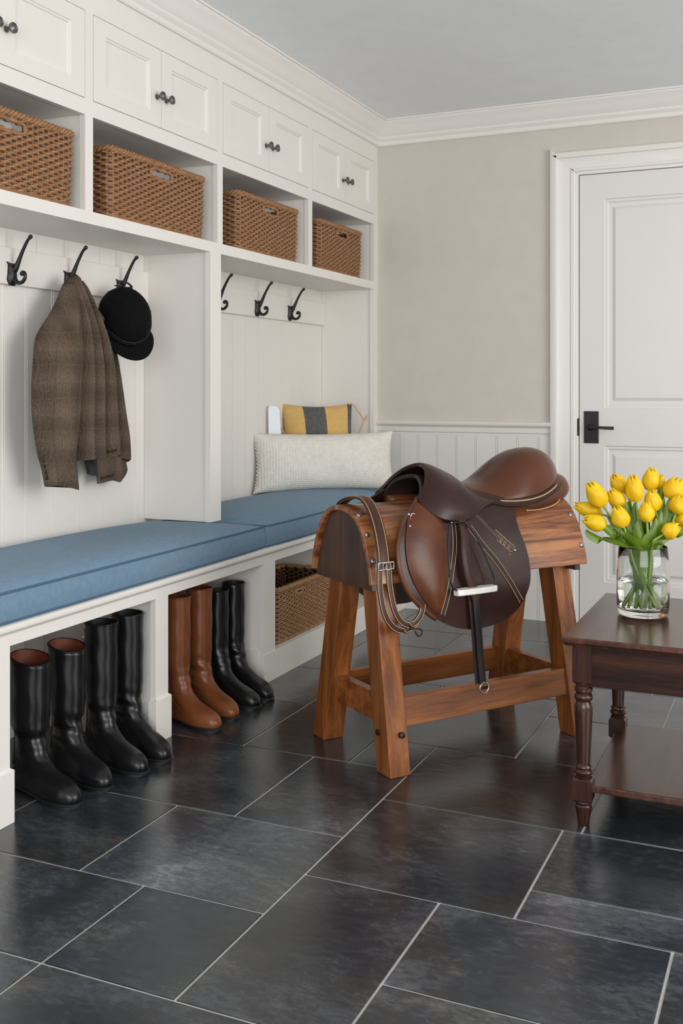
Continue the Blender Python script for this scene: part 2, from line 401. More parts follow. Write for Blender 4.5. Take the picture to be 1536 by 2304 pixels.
# ================================================================= room
tiles = [(-1.85,-1.49,1.89,2.29),(-2.3,-1.85,1.89,2.29),(-1.92,-1.315,1.1,1.556),(-2.3,-1.92,1.1,1.556),(-1.315,-.705,.9,1.556),(-1.92,-1.315,1.556,1.89),(-2.3,-1.92,1.556,1.89),(-1.315,-1.02,1.556,1.89),
 (-1.49,-1.02,1.89,2.29),(-1.9,-1.322,2.29,2.755),(-2.3,-1.9,2.29,2.755),(-1.322,-1.02,2.29,2.755),(-1.9,-1.56,2.755,3.2),(-2.3,-1.9,2.755,3.2),(-1.56,-1.21,2.755,3.3),(-1.21,-1.02,2.755,2.985),
 (-1.02,-.705,1.556,2.08),(-1.02,-.545,2.08,2.545),(-1.02,-.5,2.545,2.985),(-.705,-.235,1.754,2.08),(-.705,-.1,1.25,1.754),(-.235,.35,1.754,2.08),(-.545,.1,2.08,2.215),(-.545,.1,2.215,2.545),(-.5,.1,2.545,2.985),
 (-1.21,-.78,2.985,3.6),(-.78,-.3,2.985,3.41),(-.78,-.42,3.41,3.8),(-.42,.1,3.41,3.8),(-.3,.1,2.985,3.41),
 (-2.3,-1.98,3.2,3.62),(-1.98,-1.56,3.2,3.62),(-1.56,-1.21,3.3,3.6),(-2.3,-1.72,3.62,3.95),(-1.72,-1.38,3.62,4.1),(-1.38,-.92,3.6,3.95),(-.92,-.78,3.6,3.8),(-1.56,-1.38,3.6,3.62),
 (-.92,-.5,3.8,4.12),(-.5,.1,3.8,4.3),(-1.38,-.92,3.95,4.4),(-.92,-.5,4.12,4.4),(-1.72,-1.38,4.1,4.4),(-2.3,-1.72,3.95,4.4),(-2.3,-1.72,4.4,4.81),(-1.72,-1.5,4.4,4.81),(-1.5,-1.2,4.4,4.62),(-1.5,-1.2,4.62,4.81),(-1.2,-1.03,4.4,4.81),(-1.03,-.6,4.4,4.62),(-1.03,-.75,4.62,4.81),(-.75,-.3,4.62,4.81),(-.6,-.5,4.4,4.62),(-.5,.1,4.3,4.62),(-.3,.1,4.62,4.81)]
def rowfill(x0, x1, y0, y1, hh):
    out = []; y = y0
    while y < y1 - .01:
        h = min(hh + random.uniform(-.08, .08), y1 - y)
        if y1 - y - h < .15: h = y1 - y
        x = x0
        while x < x1 - .01:
            w = random.uniform(.35, .65); w = x1 - x if x1 - x - w < .2 else w
            out.append((x, x + w, y, y + h)); x += w
        y += h
    return out
tiles += rowfill(.1, 2.6, 2.08, 4.81, .42) + rowfill(.35, 2.6, 1.754, 2.08, .33) + rowfill(-.1, 2.6, 1.25, 1.754, .5) + rowfill(-.705, 2.6, .9, 1.25, .35) + [(-2.3,-1.315,.6,1.1)] + rowfill(-2.3, 2.6, -1.6, .6, .4) + rowfill(-1.315, 2.6, .6, .9, .3)
mb = MB(); mb.box(-2.3, 2.6, -1.6, YB + .02, -.06, -.0022, 1); rnd = [0.0] * 8
hv = {2: .62, 4: .22, 8: .95, 16: .35, 17: .25, 19: .8, 22: .8, 20: .7, 7: .3, 11: .35, 18: .05, 24: .0, 23: .2, 9: .05, 14: .1, 12: .12, 0: .2, 5: .55}
for i, (x0, x1, y0, y1) in enumerate(tiles):
    g = .0022; b = .0012; x0 += g; x1 -= g; y0 += g; y1 -= g; dz = random.uniform(-.0002, .0002)
    mb.add([(x0, y0, -.004), (x1, y0, -.004), (x1, y1, -.004), (x0, y1, -.004), (x0 + b, y0 + b, dz), (x1 - b, y0 + b, dz), (x1 - b, y1 - b, dz), (x0 + b, y1 - b, dz)],
           [(4, 5, 6, 7), (0, 1, 5, 4), (1, 2, 6, 5), (2, 3, 7, 6), (3, 0, 4, 7)], 0)
    rnd += [hv.get(i, random.uniform(.1, .6))] * 8
fl = build('floor', mb, ['slate', 'grout']); structure(fl)
at = fl.data.attributes.new('tile_rand', 'FLOAT', 'POINT')
for i, r in enumerate(rnd): at.data[i].value = r
structure(build('ceiling', MB().box(-2.4, 2.6, -1.6, YB + .1, ZC, ZC + .08), 'ceil'))
structure(build('wall_left', MB().box(-2.36, -2.262, -1.6, YB + .1, 0, ZC), 'wall'))
DX0, DX1, DZ = -.957, -.17, 2.062
mb = MB(); mb.box(-2.36, DX0, YB, YB + .1, 0, ZC); mb.box(DX1, 2.6, YB, YB + .1, 0, ZC); mb.box(DX0, DX1, YB, YB + .1, DZ, ZC)
structure(build('wall_back', mb, 'wall'))
# crown moulding: profile (out, up from lower edge)
def crown(hh, out):
    return [(0, 0), (.010, 0), (.014, .006), (.014, .020), (.022, .028), (.026, .034), (.026, .043), (.034, .050), (out * .55, hh * .62), (out * .82, hh * .80), (out * .90, hh * .88), (out * .90, hh * .93), (out, hh * .94), (out, hh), (0, hh)]
cp = crown(.115, .080)
structure(build('trim_1', MB().extrude(cp, (XU, -1.0, ZC - .115), (XU, YB, ZC - .115), (1, 0, 0), m1=-1), 'trim', smooth=30))
structure(build('trim_2', MB().extrude(cp, (XU, YB, ZC - .115), (2.6, YB, ZC - .115), (0, -1, 0), m0=1), 'trim', smooth=30))
# chair rail
rp = [(0, 0), (.006, 0), (.008, .006), (.006, .012), (.012, .018), (.012, .040), (.018, .046), (.026, .052), (.028, .060), (.022, .068), (.018, .070), (0, .070)]
structure(build('trim_3', MB().extrude(rp, (XU, YB, .855), (-1.084, YB, .855), (0, -1, 0)), 'wains', smooth=30))
def beadboard(axis, a0, a1, z0, z1, pos, grooves, out, t=.012, double=True):
    """vertical boards with grooves; axis 'x' runs along x at y=pos, 'y' runs along y at x=pos; out=+1/-1 face direction"""
    prof = [(a0, 0), (a0, t)]
    for g in sorted(grooves):
        prof += [(g - .0065, t), (g - .0045, t - .003), (g - .003, t), (g + .001, t + .0005), (g + .003, t), (g + .0045, t - .004), (g + .0065, t)] if double else [(g - .002, t), (g - .001, t - .004), (g + .001, t - .004), (g + .002, t)]
    prof += [(a1, t), (a1, 0)]
    mb = MB(); R = []
    for z in (z0, z1):
        R.append([(pos + out * d, a, z) if axis == 'y' else (a, pos + out * d, z) for a, d in prof])
    return mb.rings(R)
structure(build('trim_4', beadboard('x', XU, -1.084, 0, .857, YB, [-1.837, -1.739, -1.642, -1.545, -1.447, -1.345, -1.243, -1.145], -1, .009), 'wains'))
# door casing, stepped
def cas(w): return [(0, 0), (w, 0), (w, .026), (w * .90, .030), (w * .78, .030), (w * .74, .022), (w * .66, .019), (w * .45, .017), (w * .30, .015), (w * .26, .019), (w * .16, .019), (w * .12, .012), (w * .05, .012), (0, .010)]
W = .127
mb = MB()
mb.extrude([(-a, b) for a, b in cas(W)], (DX0, YB, 0), (DX0, YB, DZ), (1, 0, 0), up=Vector((0, -1, 0)), m1=-1)
mb.extrude(cas(.105), (DX0, YB, DZ), (DX1, YB, DZ), (0, 0, 1), up=Vector((0, -1, 0)), m0=-W / .105, m1=W / .105)
mb.extrude(cas(W), (DX1, YB, 0), (DX1, YB, DZ), (1, 0, 0), up=Vector((0, -1, 0)), m1=1)
structure(build('trim_5', mb, 'trim', smooth=25))
# door slab with two raised panels
dy = YB - .004
mb = MB()
x0, x1 = DX0 + .004, DX1 - .004
panels = [(.075, .745, .215, .835), (.0, .0, 0, 0)]
pz = [(.20, .822), (.990, 1.945)]; pxl, pxr = -.842, -.285
mb.box(x0, pxl, dy, dy + .04, .008, DZ - .003); mb.box(pxr, x1, dy, dy + .04, .008, DZ - .003)
mb.box(pxl, pxr, dy, dy + .04, .008, pz[0][0]); mb.box(pxl, pxr, dy, dy + .04, pz[0][1], pz[1][0]); mb.box(pxl, pxr, dy, dy + .04, pz[1][1], DZ - .003)
dr = build('door_1', mb, 'doorp'); structure(dr)
for z0, z1 in pz:
    steps = [(0, 0), (.004, .006), (.014, .006), (.020, .012), (.036, .012), (.046, .006), (.050, .004)]
    rings = [[(pxl + i, dy + d, z0 + i), (pxr - i, dy + d, z0 + i), (pxr - i, dy + d, z1 - i), (pxl + i, dy + d, z1 - i)] for i, d in steps]
    build('raised_panel', MB().rings(rings, cap0=False), 'doorp', dr)
# lever handle
hx0, hx1 = -.932, -.866
hp = build('handle_plate', MB().box(hx0, hx1, dy - .007, dy, .832, .978), 'iron', dr, bevel=.0015)
mb = MB(); mb.lathe([(.0, -.046), (.0, -.046), (.009, -.046), (.009, -.006)], (-.890, dy, .905), 'y', 16)
mb.ribbon(crp([(-.898, dy - .045, .905), (-.87, dy - .046, .906), (-.83, dy - .046, .904), (-.792, dy - .044, .903)], 10), (0, 0, 1), [.015, .014, .013, .012, .012, .012, .013, .014, .015, .015], .009)
build('lever', mb, 'iron', hp, smooth=40)
build('thumb_turn', MB().ball((-.902, dy - .012, .905), (.019, .009, .0155)), 'iron', hp, smooth=180)
build('strike_plate', MB().box(DX0 - .006, DX0 + .003, YB - .012, YB - .003, .865, .945), 'iron', dr)

# ================================================================= locker wall
def quad_frame(mb, y0, y1, z0, z1, xf, th, rec, sy, sz):
    """shaker door: flat frame, thin bead, recessed panel; front at xf"""
    mb.box(xf - th, xf, y0, y0 + sy, z0, z1); mb.box(xf - th, xf, y1 - sy, y1, z0, z1)
    mb.box(xf - th, xf, y0 + sy, y1 - sy, z0, z0 + sz); mb.box(xf - th, xf, y0 + sy, y1 - sy, z1 - sz, z1)
    a0, a1, b0, b1 = y0 + sy, y1 - sy, z0 + sz, z1 - sz
    st = [(0, -.0005), (.001, -.004), (.007, -.004), (.009, -rec), (.012, -rec)]
    mb.rings([[(xf + d, a0 + i, b0 + i), (xf + d, a1 - i, b0 + i), (xf + d, a1 - i, b1 - i), (xf + d, a0 + i, b1 - i)] for i, d in st], cap0=False)
bays = [(1.765, 2.526, 'upper cabinet unit cropped by the photo\'s left edge'),
        (2.526, 3.285, 'upper cabinet unit above the jacket and riding helmet'),
        (3.285, 4.041, 'upper cabinet unit second from the far wall'),
        (4.041, 4.81, 'upper cabinet unit touching the far wall')]
half = .0187; DZ0, DZ1 = 1.945, 2.202
def knob_mb():
    return MB().lathe([(.009, 0), (.009, .002), (.0055, .004), (.005, .014), (.008, .018), (.0135, .021), (.0150, .025), (.0145, .028), (.0105, .0295), (.0095, .0285), (.006, .031), (.001, .032)], axis='x', n=20)
knob_mesh = None
for bi, (ya, yb, lab) in enumerate(bays):
    t = thing('storage_cabinet', lab + ', white doors over open cubby', 'cabinet', (XU, (ya + yb) / 2, 1.573), 0, 'upper cabinet units along the left wall')
    last = bi == 3; er = .048 if last else half
    mb = MB(); xb = -2.25
    mb.box(XU - .02, XU, ya, ya + half, 1.611, ZC - .05); mb.box(XU - .02, XU, yb - er, yb, 1.611, ZC - .05)      # stiles
    mb.box(XU - .02, XU, ya + half, yb - er, DZ1 + .002, ZC - .05)                                               # frieze
    mb.box(XU - .02, XU, ya + half, yb - er, 1.895, DZ0 - .002)                                                  # middle rail
    mb.box(xb, XU, ya, yb, 1.573, 1.611)                                                                       # shelf
    mb.box(xb, XU - .02, ya + half, yb - er, 1.897, 1.912)                                                       # cubby roof
    mb.box(xb, XU - .02, ya, ya + half - .003, 1.611, 2.36); mb.box(xb, XU - .02, yb - er + .003, yb, 1.611, 2.36)
    mb.box(xb, xb + .012, ya + half - .003, yb - er + .003, 1.611, 2.36)
    build('body', mb, 'paint', t, True)
    bd = beadboard('y', ya, yb, 2.2865, 2.292, XU, [], 1, .004)
    ys = (ya + yb - (er - half)) / 2
    for k, (a, b) in enumerate(((ya + half + .002, ys - .001), (ys + .001, yb - er - .002))):
        mb = MB(); quad_frame(mb, a, b, DZ0, DZ1, XU + .0005, .019, .0085, .062, .048)
        d = build('door', mb, 'paint', t, True)
        if knob_mesh is None:
            kb = build('knob', knob_mb(), 'gun', None, smooth=50); knob_mesh = kb.data; kb.parent = d
        else:
            kb = bpy.data.objects.new('knob', knob_mesh); C.objects.link(kb); kb.parent = d
        kb.location = Vector((XU + .0005, (b - .026) if k == 0 else (a + .026), 2.042)) - t.location
        kb['label'] = 'round dark gunmetal knob'
# tall divider and end panel
t = thing('divider_panel', 'white upright divider between the jacket bay and the pillow bay', 'panel', (XU - .14, 3.254, .6))
mb = MB(); mb.box(XU - .022, XU, 3.217, 3.291, .60, 1.573); mb.box(XK + .001, XU - .022, 3.224, 3.284, .60, 1.573)
build('board', mb, 'paint', t, True)
t = thing('end_panel', 'white upright end panel of the lockers against the far wall', 'panel', (XU - .14, 4.785, .6))
mb = MB(); mb.box(XU - .022, XU, 4.762, YB - .0005, .60, 1.573); mb.box(XK + .001, XU - .022, 4.77, YB - .0005, .60, 1.573)
build('board', mb, 'paint', t, True)
# beadboard backs
grv = [1.78, 1.90, 2.02, 2.14, 2.26, 2.37, 2.483, 2.584, 2.709, 2.84, 2.961, 3.069, 3.165]
o = structure(build('trim_6', beadboard('y', .2, 3.25, 0, 1.40, -2.262, grv, 1, .017), 'paint'))
grv2 = [3.36, 3.47, 3.58, 3.68, 3.775, 3.872, 3.984, 4.105, 4.215, 4.321, 4.431, 4.546, 4.665]
o = structure(build('trim_7', beadboard('y', 3.25, YB, 0, 1.40, -2.262, grv2, 1, .017, False), 'paint'))
mb = beadboard('y', .2, 3.24, 1.50, 1.573, -2.262, [1.9, 2.05, 2.2, 2.35, 2.5, 2.634, 2.771, 2.961, 3.053, 3.16], 1, .017, False)
structure(build('trim_8', mb, 'paint'))
mb = beadboard('y', 3.26, YB, 1.50, 1.573, -2.262, [3.75, 3.868, 3.933, 4.105, 4.211, 4.307, 4.45, 4.56], 1, .017, False)
structure(build('trim_9', mb, 'paint'))
for ya, yb, lab in ((1.2, 3.2235, 'wide white hook rail behind the tweed jacket and riding cap'), (3.2845, 4.7695, 'wide white hook rail in the bay with the pillows')):
    o = build('hook_rail', MB().box(XK, XK + .020, ya, yb, 1.400, 1.512), 'paint', bevel=.0015); tag(o, lab, 'hook rail', 'hook rails of the lockers')
# hooks
def make_hook(label):
    t = thing('coat_hook', label, 'hook', (0, 0, 0), 0, 'black iron coat hooks on the rails')
    mb = MB(); pts = [(a * 1.65, b * 1.2) for a, b in [(-.010, .022), (-.014, .030), (-.004, .027), (.004, .027), (.014, .030), (.010, .022), (.011, .0), (.013, -.016), (.007, -.030), (-.007, -.030), (-.013, -.016), (-.011, 0)]]
    R = [[(x, a * k, b * k + (1 - k) * .002) for a, b in pts] for x, k in ((0, 1), (.004, 1), (.010, .72), (.015, .35))]
    build('back_plate', mb.rings(R), 'iron', t, smooth=50)
    P = crp([(.004, 0, .008), (.014, 0, .014), (.024, 0, .030), (.040, 0, .062), (.055, 0, .088), (.064, 0, .101), (.072, 0, .108)], 22)
    rs = [lerp(i / 21, [0, .2, .5, .85, 1], [.012, .0095, .0055, .0045, .0055]) for i in range(22)]
    mb = MB().tube(P, rs, 10); mb.ball((.074, 0, .110), .0068)
    build('upper_arm', mb, 'iron', t, smooth=60)
    P = crp([(.004, 0, -.006), (.012, 0, -.018), (.026, 0, -.028), (.042, 0, -.026), (.053, 0, -.013), (.052, 0, .000), (.045, 0, .004), (.040, 0, .000)], 24)
    rs = [lerp(i / 23, [0, .3, .8, 1], [.011, .0062, .0050, .0065]) for i in range(24)]
    mb = MB().tube(P, rs, 10); mb.ball((.041, 0, -.001), .0072)
    build('lower_curl', mb, 'iron', t, smooth=60)
    return t
hook = make_hook('black iron coat hook nearest the left edge of the photo, nothing on it')
HX = XK + .0200
hook.location = (HX, 2.497, 1.432)
dup(hook, (HX, 2.762, 1.432), label='black iron coat hook holding up the brown tweed jacket')
dup(hook, (HX, 3.045, 1.432), label='black iron coat hook above the black riding cap')
dup(hook, (HX, 3.705, 1.437), label='black iron coat hook half hidden behind the upright divider')
dup(hook, (HX, 4.055, 1.437), label='empty black iron coat hook in the middle of the pillow bay')
dup(hook, (HX, 4.375, 1.437), label='empty black iron coat hook nearest the far wall')

# ================================================================= bench
t = thing('storage_bench', 'long white built-in bench with open boot cubbies and moulded front edge', 'bench', (XB - .2, 3.3, 0))
mb = MB(); yl = 1.0
nose = [(-.02, 0), (.0, 0), (.004, .004), (.008, .007), (.014, .011), (.016, .018), (.014, .025), (.008, .029), (-.02, .029)]
mb.extrude([(a, b) for a, b in nose], (XB, yl, .469), (XB, YB, .469), (1, 0, 0))
mb.box(XK + .001, XB - .02, yl, YB - .0005, .472, .498)
build('bench_top', mb, 'paint', t, True, smooth=35)
mb = MB(); mb.box(XB - .02, XB, yl, YB - .0005, .440, .469)
st = [(1.0, 2.026), (2.66, 2.728), (3.35, 3.44), (4.10, 4.17), (4.75, YB - .0005)]
for a, b in st: mb.box(XB - .02, XB, a, b, 0, .440)
build('face_frame', mb, 'paint', t, True)
for a, b in ((1.98, 2.02), (2.668, 2.72), (3.352, 3.43), (4.11, 4.16)):
    build('partition', MB().box(XK + .001, XB - .02, a, b, 0, .472), 'paint', t, True)
mb = MB(); e = .008
for a, b in ((1.0, 2.026), (2.66, 2.728)):
    mb = MB()
    mb.box(XB - .022, XB + e, a - e, b + e, 0, .130)
    mb.add([(XB + e, a - e, .130), (XB + e, b + e, .130), (XB, b, .136), (XB, a, .136)], [(0, 1, 2, 3)])
    build('plinth', mb, 'paint', t, True, bevel=.001)
for a, b in ((2.668, 2.72), (3.36, 3.43)): build('plinth', MB().box(XK + .002, XB - .0195, a - e - (.006 if a > 3 else 0), b + (e if a < 3 else 0), 0, .122), 'paint', t, True, bevel=.001)
mb = MB(); mb.box(XB - .018, XB + .003, 3.3485, YB - .0005, 0, .108)
build('plinth', mb, 'paint', t, True, bevel=.001)
build('cubby_floor', MB().box(XK + .002, XB - .019, 3.43, YB - .0005, .085, .108), 'paint', t, True)
# cushions
def cushion(y0, y1, z0, ze, zc, label, ypx=0):
    t = thing('bench_cushion', label, 'cushion', (-2.02, (y0 + y1) / 2, z0), 0, 'blue bench cushions')
    x0, x1 = XK + .003, XB + .010; NX, NY = 26, 60
    def q(k, n): # denser near edges
        u = k / n; return .5 - .5 * cos(pi * u)
    def edge(a): return max(0, 1 - abs(2 * a - 1) ** 5)
    top = []; 
    for i in range(NX + 1):
        r = []
        for j in range(NY + 1):
            a, b = q(i, NX), q(j, NY)
            zz = ze + (zc - ze) * (edge(a) * edge(b)) ** .7 + .0025 * sin(9 * a + 4 * b * (y1 - y0)) * edge(a) * edge(b)
            bx = x0 + a * (x1 - x0); by = y0 + b * (y1 - y0)
            cx, cy = abs(2 * a - 1), abs(2 * b - 1)
            k = 1 - .035 * (cx ** 8) * (cy ** 8)
            bx = (x0 + x1) / 2 + (bx - (x0 + x1) / 2) * k; by = (y0 + y1) / 2 + (by - (y0 + y1) / 2) * (1 - .008 * (cx ** 8) * (cy ** 8))
            r.append((bx, by, zz))
        top.append(r)
    per = [top[i][0] for i in range(NX + 1)] + [top[NX][j] for j in range(1, NY + 1)] + [top[i][NY] for i in range(NX - 1, -1, -1)] + [top[0][j] for j in range(NY - 1, 0, -1)]
    mb = MB(); mb.grid(top)
    xm, ym = (x0 + x1) / 2, (y0 + y1) / 2
    rings = []
    for k in range(7):
        f = k / 6; bul = .007 * sin(pi * f)
        ring = []
        for p in per:
            dx, dy = (1 if p[0] > xm else -1), (1 if p[1] > ym else -1)
            ox = bul if abs(p[0] - xm) > (x1 - x0) / 2 * .93 else 0; oy = bul if abs(p[1] - ym) > (y1 - y0) / 2 - .03 else 0
            ring.append((p[0] + dx * ox, p[1] + dy * oy, p[2] + (z0 - p[2]) * f))
        rings.append(ring)
    mb.rings(rings, cap0=False)
    o = build('pad', mb, 'blue', t, True, smooth=60)
    w = o.modifiers.new('w', 'WELD'); w.merge_threshold = .0004
    mb = MB(); mb.tube([(p[0], p[1], p[2] + .0005) for p in per], .0038, 6, closed=True); mb.tube([(p[0] + (.001 if p[0] > xm else 0), p[1], z0 + .006) for p in per], .0038, 6, closed=True)
    build('piping', mb, 'bluepipe', t, True, smooth=180)
cushion(1.0, 3.352, .4985, .577, .613, 'long blue bench cushion at left, under the tweed jacket')
cushion(3.358, YB - .004, .4985, .577, .628, 'blue bench cushion at right, under the cream pillow')

# ================================================================= baskets
def basket(L, Wd, Hh, label, mat='wicker', hole=None, group='wicker baskets in the upper cubbies', taper=.03, rowh=.0095):
    """local: front face toward +x, length along y, base z=0"""
    t = thing('wicker_basket', label, 'basket', (0, 0, 0), 0, group)
    p = .022; ss = p / 5; per = 2 * (L + Wd); n = int(per / ss); n -= n % 10; p = per / n * 5
    nz = int(Hh / (rowh / 4)); rc = .018
    def base(s):   # rounded rectangle point + normal; s=0 at front-left, goes +y along the front
        s %= per
        if s < L: q = (Wd / 2, -L / 2 + s, 1, 0)
        elif s < L + Wd: q = (Wd / 2 - (s - L), L / 2, 0, 1)
        elif s < 2 * L + Wd: q = (-Wd / 2, L / 2 - (s - L - Wd), -1, 0)
        else: q = (-Wd / 2 + (s - 2 * L - Wd), -L / 2, 0, -1)
        x, y, nx, ny = q
        cx = max(abs(x) - (Wd / 2 - rc), 0); cy = max(abs(y) - (L / 2 - rc), 0)
        if cx > 0 and cy > 0:
            d = sqrt(cx * cx + cy * cy); nx, ny = cx / d * (1 if x > 0 else -1), cy / d * (1 if y > 0 else -1)
            k = rc; x = (Wd / 2 - rc) * (1 if x > 0 else -1) + nx * k; y = (L / 2 - rc) * (1 if y > 0 else -1) + ny * k
        return x, y, nx, ny
    B = [base(per * j / n) for j in range(n)]; vs = []; fs = []
    wob = [random.uniform(-.0006, .0006) for _ in range(400)]
    for i in range(nz + 1):
        z = Hh * i / nz; row = int(z / rowh + 1e-6); zr = (z / rowh) % 1; k = 1 - taper * (1 - z / Hh)
        for j, (x, y, nx, ny) in enumerate(B):
            sp = j / 5; ph = pi * (sp + row)
            d = .0042 * cos(ph) * (.3 + .7 * sin(pi * zr)) + .0062 * sqrt(max(0, sin(pi * zr))) + wob[(row * 7 + j // 5) % 400]
            bul = .004 * sin(pi * z / Hh)
            vs.append((x * k + nx * (d + bul), y * (1 - taper * .8 * (1 - z / Hh)) + ny * (d + bul), z + .0022 * cos(ph)))
    for i in range(nz):
        z = Hh * (i + .5) / nz
        for j in range(n):
            a = i * n + j; b = i * n + (j + 1) % n
            if hole and B[j][2] == 1 and B[(j + 1) % n][2] == 1 and hole[0] < B[j][1] < hole[1] and hole[2] < z < hole[3]: continue
            fs.append((a, b, b + n, a + n))
    mbs = MB().add(vs, fs)
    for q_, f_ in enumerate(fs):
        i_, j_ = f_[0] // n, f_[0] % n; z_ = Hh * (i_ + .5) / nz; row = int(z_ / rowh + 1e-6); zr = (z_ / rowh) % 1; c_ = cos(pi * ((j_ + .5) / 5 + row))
        if (zr < .26 or zr > .74) and c_ < -.55: mbs.m[q_] = 1  # valley faces where a strand dives under get the painted gap shade
    o = build('woven_side', mbs, [mat, 'gapshade'], t, smooth=180)
    sd = o.modifiers.new('s', 'SOLIDIFY'); sd.thickness = .010; sd.offset = -1
    # braided rim
    mb = MB(); N = int(per / .004)
    for st in range(3):
        P = []
        for j in range(N):
            x, y, nx, ny = base(per * j / N); a = 2 * pi * (j / N * int(per / .045) + st / 3)
            P.append((x + nx * (.004 + .006 * cos(a)), y + ny * (.004 + .006 * cos(a)), Hh + .001 + .006 * sin(a)))
        mb.tube(P, .0058, 6, closed=True)
    build('braided_rim', mb, mat, t, smooth=180)
    mb = MB(); P = [(base(per * j / N)[0] * (1 - taper), base(per * j / N)[1] * (1 - taper * .8), .006) for j in range(N)]
    mb.tube(P, .0065, 6, closed=True); mb.box(-Wd / 2 * .93, Wd / 2 * .93, -L / 2 * .94, L / 2 * .94, 0, .006)
    build('base', mb, mat, t, smooth=50)
    if hole:
        h0, h1, g0, g1 = hole; r = (g1 - g0) / 2; zc = (g0 + g1) / 2; P = []
        for k in range(40):
            a = 2 * pi * k / 40; sx = (h1 - h0) / 2
            yy = (h0 + h1) / 2 + sx * (abs(cos(a)) ** .5) * (1 if cos(a) > 0 else -1); zz = zc + r * (abs(sin(a)) ** .6) * (1 if sin(a) > 0 else -1)
            P.append((Wd / 2 * (1 - taper * (1 - zz / Hh)) + .006, yy, zz))
        build('handle_opening', MB().tube(P, .0062, 6, closed=True), mat, t, smooth=180)
    return t
def place_basket(y0, y1, label, dx=0, hh=.215, hs=.062):
    b = basket(y1 - y0, .235, hh, label, hole=(-hs, hs, hh - .05, hh - .017)); b.location = (XU - .018 - .1175 + dx, (y0 + y1) / 2, 1.6115); return b
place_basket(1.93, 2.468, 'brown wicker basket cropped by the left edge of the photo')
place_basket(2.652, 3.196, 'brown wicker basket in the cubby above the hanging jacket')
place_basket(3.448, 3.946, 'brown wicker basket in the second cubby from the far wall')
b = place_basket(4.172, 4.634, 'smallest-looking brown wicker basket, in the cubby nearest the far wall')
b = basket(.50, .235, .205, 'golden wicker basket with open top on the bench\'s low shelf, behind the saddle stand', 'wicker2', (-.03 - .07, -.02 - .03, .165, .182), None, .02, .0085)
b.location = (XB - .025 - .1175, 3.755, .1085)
# ================================================================= pillows
def pillow(mbw, c, rt, up, w, h, T, pinch=.06, n=26, taperx=0, sag=0):
    """c = centre; returns builder; front/back grids closed at the seam"""
    c, rt, up = Vector(c), Vector(rt).normalized(), Vector(up).normalized(); nn = rt.cross(up).normalized()
    def P(a, b, side):
        pw = 1 - pinch * (1 - b * b) ** 1.0; ph = 1 - pinch * 1.3 * (1 - a * a)
        x = a * w / 2 * pw; y = b * h / 2 * ph
        d = T / 2 * (max(0, (1 - abs(a) ** 2.6)) * max(0, (1 - abs(b) ** 2.6))) ** .55
        d += .004 * sin(7 * a + 3 * b) * (1 - a * a) * (1 - b * b)
        return c + rt * x + up * (y - sag * (1 - b) * (a * a - .4) * .5) + nn * d * side
    def q(k): return -cos(pi * k / n)
    for side in (1, -1):
        mbw.grid([[P(q(j), q(i), side) for j in range(n + 1)] for i in range(n + 1)], flip=side < 0)
    edge = [P(q(j), -1, 0) for j in range(n + 1)] + [P(1, q(i), 0) for i in range(1, n + 1)] + [P(q(j), 1, 0) for j in range(n - 1, -1, -1)] + [P(-1, q(i), 0) for i in range(n - 1, 0, -1)]
    return edge, nn
# cream lumbar pillow: diagonal across the corner of the bay
t = thing('lumbar_pillow', 'long cream crinkled pillow resting on the right blue cushion', 'pillow', (-2.0, 4.29, .62))
t.rotation_euler = (0, 0, radians(44.5)); t['_'] = 0; del t['_']
mb = MB(); up = Vector((0, .12, 1)).normalized()
edge, nn = pillow(mb, (0, -.005, .130), (1, 0, 0), up, .675, .268, .165, .06, 34)
o = build('pillow_cover', mb, 'linen', t, smooth=180); o.modifiers.new('w', 'WELD').merge_threshold = .0003
mb = MB()
L_ = edge[-33:]; k = 0
P = []
for j in range(160):
    f = j / 159 * (len(L_) - 1); i = min(int(f), len(L_) - 2); p = L_[i].lerp(L_[i + 1], f - i); a = j * .9
    P.append(p + Vector((-.003 + .0035 * cos(a), .0035 * sin(a), 0)))
mb.tube(P, .0028, 6)
build('braided_edge', mb, 'linen', t, smooth=180)
t = thing('throw_pillow', 'small mustard pillow with charcoal stripes behind the cream pillow', 'pillow', (-2.10, 4.43, .62))
t.rotation_euler = (0, 0, radians(40))
W2, H2 = .345, .40
mb = MB(); edge2, _ = pillow(mb, (0, 0, .195), (1, 0, 0), Vector((0, .16, 1)), W2, H2, .12, .07, 34)
o = build('pillow_cover', mb, ['mustard', 'charcoal'], t, smooth=180)
for i_, p in enumerate(o.data.polygons):
    a = -cos(pi * (i_ % 34 + .5) / 34)
    p.material_index = 1 if -.43 < a < .22 or a > .86 else 0
o.modifiers.new('w', 'WELD').merge_threshold = .0003
# tie cords of the striped pillow (loop at right, short one at left)
I = rootmat(t).inverted()
def ptsx(L, y): return [onx(a, b, 0) if False else None for a, b in L]
def onpl(px, py, p0, nrm):
    d = Vector(ray(px, py)); o_ = Vector((0, 0, H)); k = (Vector(p0) - o_).dot(nrm) / d.dot(nrm); return o_ + d * k
pn = Vector((sin(radians(40)), -cos(radians(40)), 0)); p0 = Vector((-2.09, 4.42, .9))
mb = MB()
mb.tube(crp([onpl(x, y, p0, pn) for x, y in ((784, 910), (792, 909), (803, 922), (815, 940), (817, 952), (811, 968), (803, 982))], 30), .0032, 8)
build('tie_cord', mb, 'cord', t, True, smooth=180); mb = MB()
mb.tube(crp([onpl(x, y, p0, pn) for x, y in ((803, 985), (812, 960), (820, 940), (826, 934), (824, 940), (817, 952))], 24), .0030, 8)
build('tie_cord', mb, 'cord', t, True, smooth=180); mb = MB()
mb.tube(crp([onpl(x, y, p0 + Vector((-.03, -.03, 0)), pn) for x, y in ((622, 955), (630, 962), (640, 975), (644, 985))], 12), .0035, 8)
